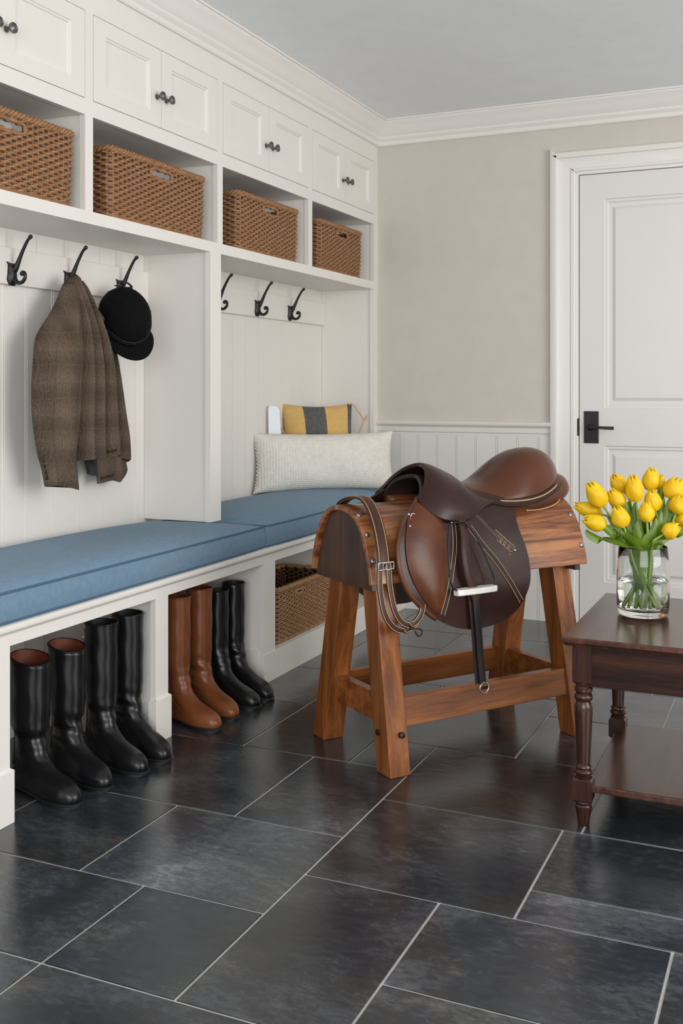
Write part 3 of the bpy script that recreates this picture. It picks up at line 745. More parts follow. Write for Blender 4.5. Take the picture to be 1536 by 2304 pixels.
build('tie_cord', mb, 'cord', t, True, smooth=180)
# white card leaning on the boards
p1 = Vector((-2.215, 4.19, .7)); cn = Vector((.82, -.57, 0)).normalized()
cs = [onpl(x, y, p1, cn) for x, y in ((604, 985), (632, 985), (628, 922), (621, 914), (607, 912), (603, 920))]
mb = MB(); mb.rings([[p + cn * .002 for p in cs], [p - cn * .002 for p in cs]])
tag(build('paper_card', mb, 'card', bevel=.0005), 'small white card standing behind the cream pillow against the boards', 'card')

# ================================================================= jacket
jt = thing('tweed_jacket', 'brown check tweed jacket hanging from the middle hook of the left bay', 'jacket', (-2.17, 2.78, 1.0))
def cloth(rows, xs, bul, n=30, nr=44, folds=(), back=.012, jitter=0):
    """closed hanging shape: rows = (left px,py, right px,py); xs = wall distance per row; bul = front bulge per row"""
    R = []
    for i in range(nr):
        t_ = i / (nr - 1); r = cr(rows, t_); x = lerp(t_, [k / (len(xs) - 1) for k in range(len(xs))], xs); bu = lerp(t_, [k / (len(bul) - 1) for k in range(len(bul))], bul)
        A = onx(r[0], r[1], x); B = onx(r[2], r[3], x); ring = []
        for j in range(n):
            s = j / (n - 1); p = A.lerp(B, s); e = 1 - abs(2 * s - 1) ** 2.5
            d = bu * e ** .6
            for (c0, c1, wd, am) in folds:
                c = c0 + (c1 - c0) * t_; d += am * exp(-((s - c) / wd) ** 2) * min(1, .25 + t_ * 1.6)
            d += jitter * sin(22 * t_ + 7 * s) * e
            ring.append(p + Vector((d, 0, .005 * sin(7 * s + r[0]) * t_ ** 8)))
        for j in range(n - 2, 0, -1):
            s = j / (n - 1); p = A.lerp(B, s); e = 1 - abs(2 * s - 1) ** 2.5; ring.append(p - Vector((back * e ** .5, 0, 0)))
        R.append(ring)
    return R
def hang(name, rows, xs, bul, mat='tweed', hem=None, **kw):
    R = cloth(rows, xs, bul, **kw); mb = MB(); mb.rings(R, cap1=False)
    nl = len(R[0]); last = [Vector(p) for p in R[-1]]; cen = sum(last, Vector()) / nl
    a = [cen + (p - cen) * .93 for p in last]; b = [p + Vector((0, 0, .03)) for p in a]
    mb.rings([last, a, b], cap0=False, cap1=False)
    o = build(name, mb, mat, jt, True, smooth=70)
    mb = MB(); mb.rings([[p + Vector((0, 0, .012)) for p in a], [p + Vector((0, 0, .022)) for p in a]])
    build('lining', mb, 'lining', o, True)
    return o
# far panel (right, behind)
hang('back_panel', [(158, 640, 186, 640), (175, 690, 212, 690), (205, 740, 240, 745), (215, 800, 252, 805), (225, 870, 262, 870), (232, 930, 272, 935), (238, 985, 282, 985), (240, 1012, 287, 1042)],
     [-2.165, -2.175, -2.18, -2.18, -2.18, -2.18, -2.18, -2.18], [.016, .024, .030, .034, .036, .036, .034, .03], folds=((.50, .45, .07, -.022), (.75, .7, .1, .012)), n=40)
# second sleeve cuff hanging out below
hang('sleeve', [(196, 960, 262, 960), (200, 1000, 278, 1005), (208, 1040, 282, 1040), (216, 1070, 284, 1060), (219, 1086, 270, 1080)],
     [-2.19, -2.19, -2.19, -2.185, -2.18], [.02, .025, .026, .026, .024], folds=((.3, .35, .1, .006),), nr=24)
# centre front
hang('front_panel', [(150, 626, 178, 634), (152, 650, 188, 655), (158, 690, 203, 700), (163, 740, 220, 750), (165, 800, 236, 812), (165, 860, 243, 875), (162, 920, 247, 935), (160, 985, 250, 985), (164, 1040, 254, 1014)],
     [-2.140, -2.145, -2.145, -2.145, -2.145, -2.14, -2.14, -2.135, -2.13], [.026, .036, .046, .054, .056, .058, .060, .062, .060],
     folds=((.16, .14, .10, .016), (.40, .30, .08, -.020), (.70, .56, .055, -.050), (.84, .76, .08, .016)), n=56)
# near sleeve with shoulder, overlapping left
hang('sleeve', [(143, 640, 163, 632), (130, 670, 170, 660), (112, 706, 171, 700), (92, 735, 171, 740), (78, 765, 171, 790), (73, 820, 170, 840), (70, 880, 168, 890), (73, 950, 163, 960), (82, 1010, 159, 1015), (93, 1055, 161, 1060), (101, 1095, 164, 1098)],
     [-2.145, -2.14, -2.135, -2.13, -2.125, -2.125, -2.125, -2.12, -2.12, -2.12, -2.12], [.022, .034, .050, .066, .074, .076, .076, .072, .066, .060, .056],
     folds=((.50, .52, .14, .014), (1.0, .97, .10, -.075), (.28, .22, .07, -.014), (.72, .70, .06, -.012)), n=44, jitter=.002)
R = cloth([(170, 985, 214, 985), (170, 1010, 216, 1010), (173, 1030, 217, 1030), (190, 1040, 218, 1045), (198, 1066, 218, 1070)], [-2.17] * 5, [.012] * 5, n=20, nr=16, folds=((.4, .5, .15, .01),))
build('lining', MB().rings(R), 'lining', jt, True, smooth=60)
# collar bunch over the hook
mb = MB(); R = []
for i in range(16):
    f = i / 15; a = onx(lerp(f, [0, .4, 1], [150, 146, 140]), lerp(f, [0, 1], [618, 672]), -2.155); w = lerp(f, [0, .12, .5, 1], [.004, .018, .026, .036])
    R.append([a + Vector((w * .8 * cos(k * pi / 8) + .018, .024 + w * 1.15 * sin(k * pi / 8) + f * .004, .004 * sin(3 * k))) for k in range(16)])
build('collar', mb.rings(R), 'tweed', jt, True, smooth=180)
mb = MB()
for (x, y) in ((97, 1035), (99, 1048), (101, 1061), (103, 1074)):
    p = onx(x, y, -2.112); mb.lathe([(.001, 0), (.0075, 0), (.0085, .002), (.0075, .004), (.003, .0035)], (p.x + .004, p.y, p.z), 'x', 14)
build('cuff_button', mb, 'sole', jt, True, smooth=50)
mb = MB(); mb.tube(crp([onx(x, y, -2.142) for x, y in ((239, 762), (241, 775), (243, 790), (246, 806))], 10), .0016, 6)
build('pocket_seam', mb, 'lining', jt, True)

# ================================================================= riding cap
cc = onx(287, 706, -2.105)
ct = thing('riding_helmet', 'black velvet riding helmet with short peak hanging beside the tweed jacket', 'helmet', cc)
# local frame: crown axis A points out to the room, peak direction D points down
A = Vector((.78, -.50, .40)).normalized(); D = Vector((.04, .06, -1)); D = (D - A * D.dot(A)).normalized(); E = A.cross(D)
def capP(a, b, c): return tuple(A * a + D * b + E * c)
R = []; a_, b_, c_ = .100, .108, .090
for i in range(15):
    f = i / 14 * pi / 2 * .97; k = cos(f) ** .92; R.append([capP(-.035 + a_ * sin(f), (b_ * k) * cos(th), (c_ * k) * sin(th)) for th in [2 * pi * q / 40 for q in range(40)]])
mb = MB(); mb.rings(R, cap0=False)
In = [[capP(-.035 + (a_ - .006) * sin(i / 8 * pi / 2 * .95), (b_ - .007) * cos(i / 8 * pi / 2 * .95) * cos(th), (c_ - .007) * cos(i / 8 * pi / 2 * .95) * sin(th)) for th in [2 * pi * q / 40 for q in range(40)]] for i in range(9)]
mb.rings([R[0], In[0]] + In[1:], cap0=False)
build('crown', mb, 'velvet', ct, smooth=50)
mb = MB(); G = []
for i in range(9):
    r = i / 8; row = []
    for j in range(25):
        th = radians(-66) + radians(132) * j / 24; e = cos((j / 24 - .5) * pi) ** .55 if 0 < j < 24 else 0
        L = .060 * e * r
        row.append(Vector(capP(-.034 + .020 * r * e - .018 * r * (sin(th) ** 2), (b_ + .001 + L) * cos(th) , (c_ + .001 + L * .55) * sin(th))))
    G.append(row)
mb.slab(G, .004); build('peak', mb, 'velvet', ct, smooth=50)
mb = MB(); ring = []
for q in range(61):
    th = radians(-100) + radians(200) * q / 60; ring.append(Vector(capP(-.024, (b_ + .0005) * cos(th), (c_ + .0005) * sin(th))))
sd = [(p - Vector(capP(-.024, 0, 0))).normalized().cross((ring[min(i + 1, 60)] - ring[max(i - 1, 0)]).normalized()) for i, p in enumerate(ring)]
build('band', mb.ribbon(ring, sd, .016, .002), 'ribbon', ct, smooth=40)
mb = MB(); mb.tube([Vector(capP(-.010, (b_ - .003) * cos(th), (c_ - .003) * sin(th))) * 1.0 for th in [radians(-60 + 120 * q / 30) for q in range(31)]], .0011, 6)
p = Vector(capP(-.018, (b_ + .003) * cos(.0), 0)); mb.beam(p - A * .012, p + A * .010, .005, .003)
build('band_cord', mb, 'ribbon', ct)
mb = MB()
for q in range(6):
    th = 2 * pi * q / 6 + .5
    mb.tube([Vector(capP(-.035 + (a_ + .0004) * sin(f), (b_ + .0004) * cos(f) ** .92 * cos(th), (c_ + .0004) * cos(f) ** .92 * sin(th))) for f in [i / 14 * pi / 2 * .97 for i in range(15)]], .0007, 5)
build('crown_seam', mb, 'velvet', ct)
hp_ = Vector((HX + .020, 3.045, 1.432 - .004)) - cc
mb = MB(); s1 = Vector(capP(-.02, -(b_ - .004), .018)); s2 = Vector(capP(.030, -(b_ * .86), -.035))
top = onx(283, 638, -2.13) - cc
mb.ribbon(crp([s1, s1 + Vector((0, -.004, .018)), top + Vector((0, -.02, .004)), top + Vector((0, .006, .004)), top + Vector((.006, .024, -.012)), s2], 20), (1, 0, 0), .009, .0025)
build('hanging_loop', mb, 'ribbon', ct, smooth=40)

# ================================================================= boots
def make_boot(label, hgt, rx, ry, lea, lin, group, mirror=1, dip=0., cut=0):
    t = thing('riding_boot', label, 'boot', (0, 0, 0), 0, group)
    zs = [.010, .016, .022, .028, .034, .040, .045, .050, .055, .060, .066, .073, .082, .092, .104, .118, .134, .150, .17, .2, .24]
    xf = [.203, .206, .207, .206, .203, .198, .190, .178, .160, .140, .120, .103, .087, .070, .062, .055, .050, .047, rx * .93, rx * .97, rx]
    xb = [-.070, -.072, -.073, -.073, -.072, -.071, -.070, -.069, -.067, -.065, -.063, -.060, -.057, -.054, -.051, -.049, -.047, -.045, -rx * .92, -rx * .96, -rx]
    hw = [.041, .0425, .043, .043, .0425, .0415, .0405, .0395, .0385, .038, .0375, .037, .0365, .036, .0355, .0355, .036, .037, ry * .93, ry * .97, ry]
    while zs[-1] < hgt - .03: zs.append(min(zs[-1] + .03, hgt)); xf.append(rx); xb.append(-rx); hw.append(ry)
    zs.append(hgt); xf.append(rx * 1.01); xb.append(-rx * 1.01); hw.append(ry * 1.02)
    N = 36; R = []
    def ring(z, f, b, w, tz=0):
        c, a = (f + b) / 2, (f - b) / 2; out = []
        foot = max(0, min(1, (.085 - z) / .05))
        for k in range(N):
            th = 2 * pi * k / N; x = c + a * (abs(cos(th)) ** (1 - .22 * foot)) * (1 if cos(th) > 0 else -1)
            y = w * sin(th) * (abs(sin(th)) ** (-.32 * foot) if abs(sin(th)) > .01 else 1)
            u = (x + .07) / .275
            if foot > 0:
                prof = lerp(u, [0, .12, .35, .5, .72, .88, 1], [.76, .80, .74, .80, 1.02, 1.0, .85]); y = y * (1 - foot) + foot * y * prof + foot * .010 * mirror * max(0, u - .55) * 1.4
            wr = 0
            if .095 < z < .19: wr = .0026 * sin(z * 150 + 1.6 * cos(th + mirror) + .9 * sin(2 * th) + mirror) * (.5 + .5 * cos(th - .7 * mirror)) * sin((z - .095) / .095 * pi)
            elif z >= .19: wr = .0009 * sin(z * 60 + 3 * th)
            nx = cos(th) * wr; ny = sin(th) * wr
            zz = z + (tz * cos(th) if tz else 0)
            if z > .034 and z < .07: zz += .0
            out.append((x + nx, y + ny, zz))
        return out
    ZZ = []
    for i in range(len(zs) - 1):
        m = 3 if .09 < zs[i] < .2 else 2
        for k in range(m):
            f = k / m; ZZ.append(tuple(a[i] + (a[i + 1] - a[i]) * f for a in (zs, xf, xb, hw)))
    ZZ.append((zs[-1], xf[-1], xb[-1], hw[-1]))
    for z, f, b, w in ZZ:
        k = max(0, (z - .2) / (hgt - .2)); R.append(ring(z, f, b, w, dip * k ** 2))
    top = R[-1]
    inn = [(p[0] * .93, p[1] * .93, p[2] + .0015) for p in top]
    o = build('upper', MB().rings(R + [inn], cap0=True, cap1=False), lea, t, smooth=75)
    I0 = [(p[0] * .93, p[1] * .93, p[2] - .001) for p in top]; I1 = [(p[0] * .90, p[1] * .90, p[2] - .10) for p in top]
    build('lining', MB().rings([I0, I1], cap0=False, cap1=True), lin, t, smooth=60)
    mb = MB()
    def sole(z, g, x0=-.075, x1=.209, heel=False):
        out = []
        for p in ring(.012, x1 + g, x0 - g, .0415 + g): out.append((p[0], p[1], z))
        return out
    S0 = [ [p for p in sole(z, g)] for z, g in ((.004, .001), (.0045, .003), (.010, .0035), (.0115, .002))]
    # heel block lifts the back, sole thins at the arch
    mb.rings(S0)
    hr = [[(p[0], p[1], z) for p in ring(.012, -.005, -.0765, .034)] for z in (0, .012)]; mb.rings(hr)
    hr = [[(p[0], p[1], z) for p in ring(.012, .205, .085, .041)] for z in (0, .006)]; mb.rings(hr)
    build('sole', mb, 'sole', t, smooth=40)
    mb = MB(); mb.tube([(p[0] * 1.004, p[1] * 1.004, p[2] - .002) for p in top], .0022, 6, closed=True)
    P = [(r[0][0] + .0006, r[0][1], r[0][2]) for r in R if r[0][2] > .15]; mb.tube(P, .0013, 6)                    # front seam
    P = [R[i][27 if mirror > 0 else 9] for i in range(len(R)) if .045 < R[i][27][2] < .15]; mb.tube([(p[0], p[1] * 1.01, p[2]) for p in P], .0012, 6)
    q = [i for i in range(len(R)) if R[i][0][2] > .085][0]; mb.tube([(p[0] * 1.008, p[1] * 1.008, p[2] - .006 * cos(2 * pi * k / N) + .004) for k, p in enumerate(R[q + 2])], .0013, 5, closed=True)
    build('seam', mb, lea, t, smooth=180)
    mb = MB(); k = 22
    P = [(r[k][0] * 1.01, r[k][1] * 1.03, r[k][2]) for r in R if .06 < r[k][2] < hgt - .01]
    mb.ribbon(P, (1, .3, 0), .006, .002); zp = build('zip', mb, 'sole', t)
    mb = MB(); p = P[-1]; mb.box(p[0] - .003, p[0] + .003, p[1] - .004, p[1] - .001, p[2] - .020, p[2] - .002); mb.tube([(p[0] + .004 * cos(a), p[1] - .003, p[2] - .022 + .004 * sin(a)) for a in [2 * pi * i / 12 for i in range(12)]], .0011, 6, closed=True)
    build('zip_pull', mb, 'brass' if mirror > 0 else 'steel', zp)
    return t
boots = [(-1.915, 2.222, .355, .058, .050, 'blackl', 'lin', -17, 1, -.011, 'black leather riding boot with red-brown lining, at the left end of the row'),
 (-1.905, 2.362, .358, .057, .048, 'blackl', 'lin', -18, -1, -.009, 'second black riding boot from the left, with red-brown lining'),
 (-1.885, 2.492, .398, .050, .046, 'blackl', 'sole', -20, 1, 0, 'tall black riding boot, third from the left, worn at the ankle'),
 (-1.878, 2.612, .402, .050, .045, 'blackl', 'sole', -20, -1, 0, 'tall black riding boot beside the white partition'),
 (-1.888, 2.898, .400, .046, .043, 'tanl', 'lin', -20, 1, 0, 'brown riding boot nearer the camera, just past the white partition'),
 (-1.888, 3.034, .404, .047, .043, 'tanl', 'lin', -21, -1, 0, 'brown riding boot next to the shorter glossy black boots'),
 (-1.885, 3.150, .375, .039, .039, 'blackl', 'sole', -20, 1, 0, 'glossy black riding boot next to the brown boots'),
 (-1.885, 3.262, .382, .041, .040, 'blackl', 'sole', -20, -1, 0, 'glossy black riding boot furthest from the camera, at the end of the row')]
for tx, ty, h, rx, ry, lea, lin, yaw, mir, dip, lab in boots:
    b = make_boot(lab, h, rx, ry, lea, lin, 'riding boots under the bench', mir, dip)
    a = radians(yaw); b.location = (tx, ty, 0); b.rotation_euler = (0, 0, a)
# ================================================================= saddle stand (local x along the beam, -y towards the camera)
OS = Vector((-1.013, 3.113, 0)); AS = atan2(.544, .386)
st_ = thing('saddle_stand', 'chestnut wooden saddle stand with curved striped top, on the slate floor', 'saddle stand', OS, AS)
def Lp(u, v, w): return Vector((u, -v, w))
def legpts(u, v, w, a=.033, b=.040): return [Lp(u - a, v - b, w), Lp(u - a, v + b, w), Lp(u + a, v + b, w), Lp(u + a, v - b, w)]
for su, sv in ((-1, 1), (-1, -1), (1, 1), (1, -1)):
    mb = MB(); b = legpts(su * .342, sv * .186, 0, .034, .036); tp = legpts(su * .332, sv * .085, .56, .034, .036)
    mb.hexa(b[::-1], tp[::-1]); build('leg', mb, 'woodz', st_, bevel=.003)
for sv in (1, -1):
    mb = MB(); v0 = .160 if sv > 0 else -.160
    R = [[Lp(u, v0 + sv * .014 + a, w) for a, w in ((-.014, .125), (.014, .125), (.002, .205), (-.026, .205))] for u in (-.312, .312)] if sv > 0 else [[Lp(u, v0 - .014 + a, w) for a, w in ((-.014, .122), (.014, .122), (.026, .203), (-.002, .203))] for u in (-.312, .312)]
    build('stretcher', mb.rings(R), 'wood', st_, bevel=.002)
for su in (-1, 1):
    mb = MB(); u0 = su * .330
    mb.hexa([Lp(u0 - .015, -.150, .122), Lp(u0 - .015, .150, .122), Lp(u0 + .015, .150, .122), Lp(u0 + .015, -.150, .122)][::-1], [Lp(u0 - .015, -.135, .203), Lp(u0 - .015, .135, .203), Lp(u0 + .015, .135, .203), Lp(u0 + .015, -.135, .203)][::-1])
    o = build('stretcher', mb, 'wood', st_, bevel=.002)
bprof = [(-.176, .528), (-.170, .560), (-.158, .600), (-.140, .645), (-.116, .685), (-.085, .715), (-.045, .732), (0, .737), (.045, .732), (.085, .715), (.116, .685), (.140, .645), (.158, .600), (.170, .560), (.176, .528)]
bp = crp([(a, b, 0) for a, b in bprof], 43)
def bu(u, v): return v + .045 * (u + .0)
mb = MB(); G = []
for i in range(13):
    u0 = -.398 + .783 * i / 12; G.append([Lp(u0, bu(u0, p[0]), p[1]) for p in bp])
mb.slab(G, .016); b = build('curved_top', mb, 'zebra', st_, smooth=40, bevel=.002)
for u0 in (-.376, .362):
    R = []
    for du in (-.010, .010): R.append([Lp(u0 + du, bu(u0, p[0] * .905), .737 + (p[1] - .737) * 1.02 - .016) for p in bp] )
    build('end_board', MB().rings(R), 'endwood', st_, bevel=.001)
mb = MB()
def bsurf(w):      # half width of the barrel at height w
    return lerp(w, [.528, .56, .6, .645, .685, .715, .732, .737], [.176, .17, .158, .14, .116, .085, .045, .0])
bolts = [(-.383, .083), (-.383, .128), (-.383, .160), (.365, .120), (.372, .162), (-.383, -.13), (-.383, -.165)]
for k, (u0, v0) in enumerate(bolts):
    w0 = lerp(abs(v0), [0, .045, .085, .116, .14, .158, .17, .176], [.737, .732, .715, .685, .645, .6, .56, .528]); eps = .004
    w1 = lerp(abs(v0) + eps, [0, .045, .085, .116, .14, .158, .17, .176], [.737, .732, .715, .685, .645, .6, .56, .528]); sg = 1 if v0 > 0 else -1
    n = Vector((0, -(w0 - w1) * sg, eps)).normalized(); c = Lp(u0, bu(u0, v0), w0)
    a = n.orthogonal().normalized(); bb = n.cross(a); mbb = MB()
    mbb.rings([[c + n * h + (a * cos(2 * pi * q / 16) + bb * sin(2 * pi * q / 16)) * r for q in range(16)] for r, h in ((.0088, -.002), (.0088, .0015), (.0065, .004), (.002, .005))])
    build('bolt', mbb, 'bolt', st_, smooth=50)
for (u0, v0, w0, ax) in ((-.377, .155, .112, 'u'), (-.330, .212, .112, 'v')):
    mbb = MB(); c = Lp(u0, v0, w0); n = Vector((-1, 0, 0)) if ax == 'u' else Vector((0, -1, .18)).normalized(); a = n.orthogonal().normalized(); bb = n.cross(a)
    mbb.rings([[c + n * h + (a * cos(2 * pi * q / 16) + bb * sin(2 * pi * q / 16)) * r for q in range(16)] for r, h in ((.0085, -.012), (.0085, .001), (.006, .003), (.002, .0035))])
    build('bolt', mbb, 'iron', st_, smooth=50)

# ================================================================= saddle
sa = thing('riding_saddle', 'brown leather jumping saddle with one stirrup, sitting on the wooden stand', 'saddle', OS + Vector((0, 0, .737)), AS)
Z0 = .737
def Q(u, v, w): return Vector((u, -v, w - Z0))
W_ = [.30, .4, .5, .55, .6, .65, .70, .74, .76, .80, .85]; V_ = [.2, .2, .197, .192, .184, .170, .148, .115, .098, .06, .02]
def fv(w):
    return (lerp(w - .012, W_, V_) + lerp(w, W_, V_) + lerp(w + .012, W_, V_)) / 3
def rowint(rows, k):  # rows (w,uL,uR)
    return cr(rows, k)
def flapsheet(rows, off, t, nr=48, nc=26, side=1, puff=0, pk=1.6):
    G = []
    for i in range(nr):
        w, a, b = cr(rows, i / (nr - 1)); R = []
        for j in range(nc):
            s = j / (nc - 1); u = a + (b - a) * s; e = (1 - abs(2 * s - 1) ** 2.2) * min(1, 4.5 * i / (nr - 1)) ** .6 * min(1, 4.5 * (1 - i / (nr - 1))) ** .6
            R.append(Q(u, side * (fv(w) + off + puff * e), w))
        G.append(R)
    mb = MB(); mb.slab(G if side > 0 else [r[::-1] for r in G], t); return mb
flaprows = [(.765, -.195, .02), (.752, -.208, .07), (.73, -.240, .131), (.703, -.278, .128), (.678, -.300, .121), (.645, -.318, .123), (.606, -.325, .134), (.56, -.322, .143), (.507, -.299, .144), (.466, -.262, .130), (.428, -.216, .101), (.401, -.168, .064), (.386, -.128, .022), (.378, -.085, -.035)]
f1 = build('flap', flapsheet(flaprows, 0, .006), 'choc', sa, smooth=50)
f2 = build('flap', flapsheet([(w, a, b) for w, a, b in flaprows], 0, .006, side=-1), 'choc', sa, smooth=50)
# lighter knee panel and piped front edge
kn = [(.742, -.222, -.165), (.73, -.236, -.158), (.708, -.266, -.156), (.68, -.282, -.156), (.644, -.296, -.158), (.60, -.300, -.162), (.56, -.293, -.166), (.521, -.275, -.173), (.485, -.250, -.182), (.46, -.229, -.190), (.440, -.207, -.197)]
build('knee_panel', flapsheet(kn, .004, .006, puff=.012), 'brownl', sa, smooth=60)
mb = MB(); P = [Q(a - .001, fv(w) + .001, w) for w, a, b in [cr(flaprows, i / 60) for i in range(3, 48)]]
mb.tube(P, .0075, 8); build('front_roll', mb, 'brownl', sa, smooth=180)
def edge(rows, side, ins, off, i0, i1, n=70): return [Q((a + ins) if side < 0 else (b - ins), fv(w) + off, w) for w, a, b in [cr(rows, i / (n - 1)) for i in range(i0, i1)]]
mb = MB(); mb.tube(edge(flaprows, -1, .017, .0035, 6, 58), .0022, 6); mb.tube(edge(flaprows, -1, .0245, .004, 8, 56), .0014, 6)
build('welt', mb, 'darkl', sa, smooth=180)
mb = MB(); mb.tube(edge(flaprows, -1, .0215, .0035, 7, 56), .0010, 5); mb.tube(edge(kn, -1, .006, .0115, 4, 66), .0009, 5)
mb.tube(edge(flaprows, 1, .006, .0008, 14, 62), .0005, 5); build('stitching', mb, 'stitch', sa)
# diagonal billets / bands following the flap
def onflap(pts, off, n=30): return [Q(p[0], fv(p[1]) + off + (p[2] if len(p) > 2 else 0), p[1]) for p in (cr(pts, i / (n - 1)) for i in range(n))]
def band(pts, w, t, off, mat, name, st=(.35, -.35)):
    P = onflap(pts, off); sd = []
    for i, p in enumerate(P):
        d = (P[min(i + 1, len(P) - 1)] - P[max(i - 1, 0)]).normalized(); sd.append(Vector((0, -1, .15)).cross(d).normalized())
    o = build(name, MB().ribbon(P, sd, w, t), mat, sa, smooth=40)
    if st:
        mb = MB()
        for k in st: mb.tube([p + s_ * w * k + Vector((0, -t * .55, 0)) for p, s_ in zip(P, sd)], .0010, 5)
        build('stitching', mb, 'stitch', o)
    return o
band([(-.116, .690), (-.130, .62), (-.150, .55), (-.170, .48), (-.188, .432)], .017, .004, .006, 'darkl', 'girth_band', (.38, -.38))
band([(-.062, .672), (-.028, .620), (.018, .565), (.062, .505), (.104, .441)], .019, .004, .006, 'darkl', 'girth_band', (.4, -.4))
band([(-.030, .706), (-.006, .680), (.018, .650), (.034, .633)], .013, .004, .006, 'choc', 'keeper_strap', None)
mbp = [(.020, .648), (.048, .622), (.084, .592)]
band(mbp, .034, .003, .004, 'strapl', 'embossed_patch', (.44, -.44))
# gold flourish on the patch
mb = MB(); P = []
for i in range(90):
    f = i / 89; u, w = cr([(.034, .634), (.055, .616), (.080, .596)], f); a = f * 26; u += .0075 * cos(a) ; w += .0075 * sin(a); P.append(Q(u, fv(w) + .0062, w))
mb.tube(P, .0008, 5); build('flourish', mb, 'stitch', sa)
# skirt: saddle-shaped sheet over the tree
sk = [(-.122, .842, -.206, .106, .758), (-.120, .846, -.204, .128, .738), (-.108, .845, -.186, .150, .716), (-.090, .839, -.153, .165, .700), (-.066, .828, -.100, .169, .692), (-.042, .816, -.057, .165, .698), (-.018, .796, -.022, .155, .712), (.015, .768, .018, .141, .727), (.05, .748, .055, .132, .732), (.10, .738, .10, .138, .722), (.16, .738, .16, .141, .721), (.22, .742, .22, .140, .726), (.28, .752, .28, .128, .740), (.33, .766, .335, .106, .756), (.375, .785, .380, .080, .773), (.405, .79, .408, .048, .784)]
sk = [cr(sk, i / 51) for i in range(52)]
G = []
NS = 37
for ut, wt, ub, vb, wb in sk:
    row = []
    for j in range(NS):
        s = 2 * j / (NS - 1) - 1; th = abs(s) * pi / 2; sg = 1 if s > 0 else -1
        u = ut + (ub - ut) * abs(s) ** 1.4; row.append(Q(u, sg * vb * sin(th), wb + (wt - wb) * cos(th) ** 1.15))
    G.append(row)
mb = MB(); mb.slab([r[::-1] for r in G], .007); build('skirt', mb, 'choc', sa, smooth=60)
for sg, jj in ((1, NS - 1), (-1, 0)):
    mb = MB(); mb.tube([G[i][jj] + Vector((0, -.001 * sg, 0)) for i in range(52)], .0032, 8)
    if sg > 0: mb.tube([G[0][j] + Vector((-.0, 0, .001)) for j in range(NS)], .0038, 8)
    build('skirt_piping', mb, 'darkl' if sg > 0 else 'choc', sa, smooth=180)
mb = MB(); mb.tube([G[i][NS - 3] + Vector((0, -.0012, .0008)) for i in range(3, 50)], .0005, 5); mb.tube([G[3][j] + Vector((0, -.0004, .0012)) for j in range(NS // 2, NS - 1)], .0006, 5)
build('stitching', mb, 'stitch', sa)
# seat
se = [(-.040, .018, .806, .815), (-.02, .045, .792, .806), (.01, .078, .768, .795), (.04, .098, .753, .789), (.07, .111, .745, .789), (.10, .119, .741, .798), (.14, .126, .739, .824), (.18, .130, .740, .852), (.22, .129, .744, .873), (.26, .123, .751, .885), (.30, .111, .762, .889), (.335, .095, .773, .884), (.365, .074, .784, .870), (.39, .050, .794, .850), (.405, .028, .801, .832), (.413, .006, .806, .818)]
se = [cr(se, i / 47) for i in range(48)]
R = []
for u, b, we, wt in se:
    ring = []; n1 = 30; ex = lerp(u, [0, .1, .25, .41], [2.0, 2.3, 2.7, 2.2])
    for j in range(n1 + 1):
        s = -cos(pi * j / n1); h = (1 - abs(s) ** ex) ** lerp(u, [0, .22], [.85, .667])
        ring.append(Q(u, b * s, we + (wt - we) * h))
    for j in range(1, 8):
        s = 1 - 2 * j / 8; ring.append(Q(u, b * s * .96, we - .016 * (1 - s * s) - .004))
    R.append(ring)
build('seat', MB().rings(R), 'seatl', sa, smooth=180)
eg = [(u, b, we) for u, b, we, wt in se]
path = [Q(u, b + .002, we - .003) for u, b, we in eg] + [Q(u, -b - .002, we - .003) for u, b, we in eg[::-1]]
mb = MB(); mb.tube(path, .0042, 8); build('seat_welt', mb, 'darkl', sa, smooth=180)
path = [Q(u, b + .0065, we - .0055) for u, b, we in eg if u > .06] + [Q(u, -b - .0065, we - .0055) for u, b, we in eg[::-1] if u > .06]
mb = MB(); mb.tube(path, .0022, 6); build('gold_piping', mb, 'stitch', sa, smooth=180)
# stuffed panels beneath, cantle gussets
for sg in (1, -1):
    R = []
    for i in range(30):
        f = i / 29; u = -.19 + .60 * f; k = sin(pi * min(1, max(0.02, f) ** .8 * .96 + .02)) ** .45
        c = (lerp(f, [0, .5, 1], [.085, .082, .055]), lerp(f, [0, .3, .7, 1], [.735, .722, .738, .765])); a, b = .042 * k, lerp(f, [0, .3, 1], [.030, .022, .043]) * k
        R.append([Q(u, sg * (c[0] + a * cos(th) + .2 * b * sin(th)), c[1] + b * sin(th) - .18 * a * cos(th)) for th in [2 * pi * q / 24 for q in range(24)]])
    build('panel', MB().rings(R), 'brownl', sa, smooth=180)
for sg in (1, -1):
    R = []
    for i in range(25):
        al = pi * (i + .5) / 25 - pi / 2; k = cos(al) ** .75; uu = .288 + .142 * (abs(sin(al)) ** .85) * (1 if al > 0 else -1); vc = .064 - .018 * max(0, (uu - .25) / .15)
        R.append([Q(uu, sg * (vc + .058 * k * cos(th)), .733 + .03 * max(0, (uu - .25) / .15) + .050 * k * sin(th) - .012 * cos(th)) for th in [2 * pi * q / 28 for q in range(28)]])
    build('cantle_panel', MB().rings(R), 'brownl', sa, smooth=180)
mb = MB(); P = crp([Q(.20, .120, .700), Q(.24, .123, .700), Q(.29, .120, .705), Q(.335, .110, .717), Q(.375, .088, .737)], 24); mb.tube(P, .0018, 6)
mb.ball(tuple(Q(.20, .120, .700)), .003); build('gusset_piping', mb, 'stitch', sa, smooth=180)
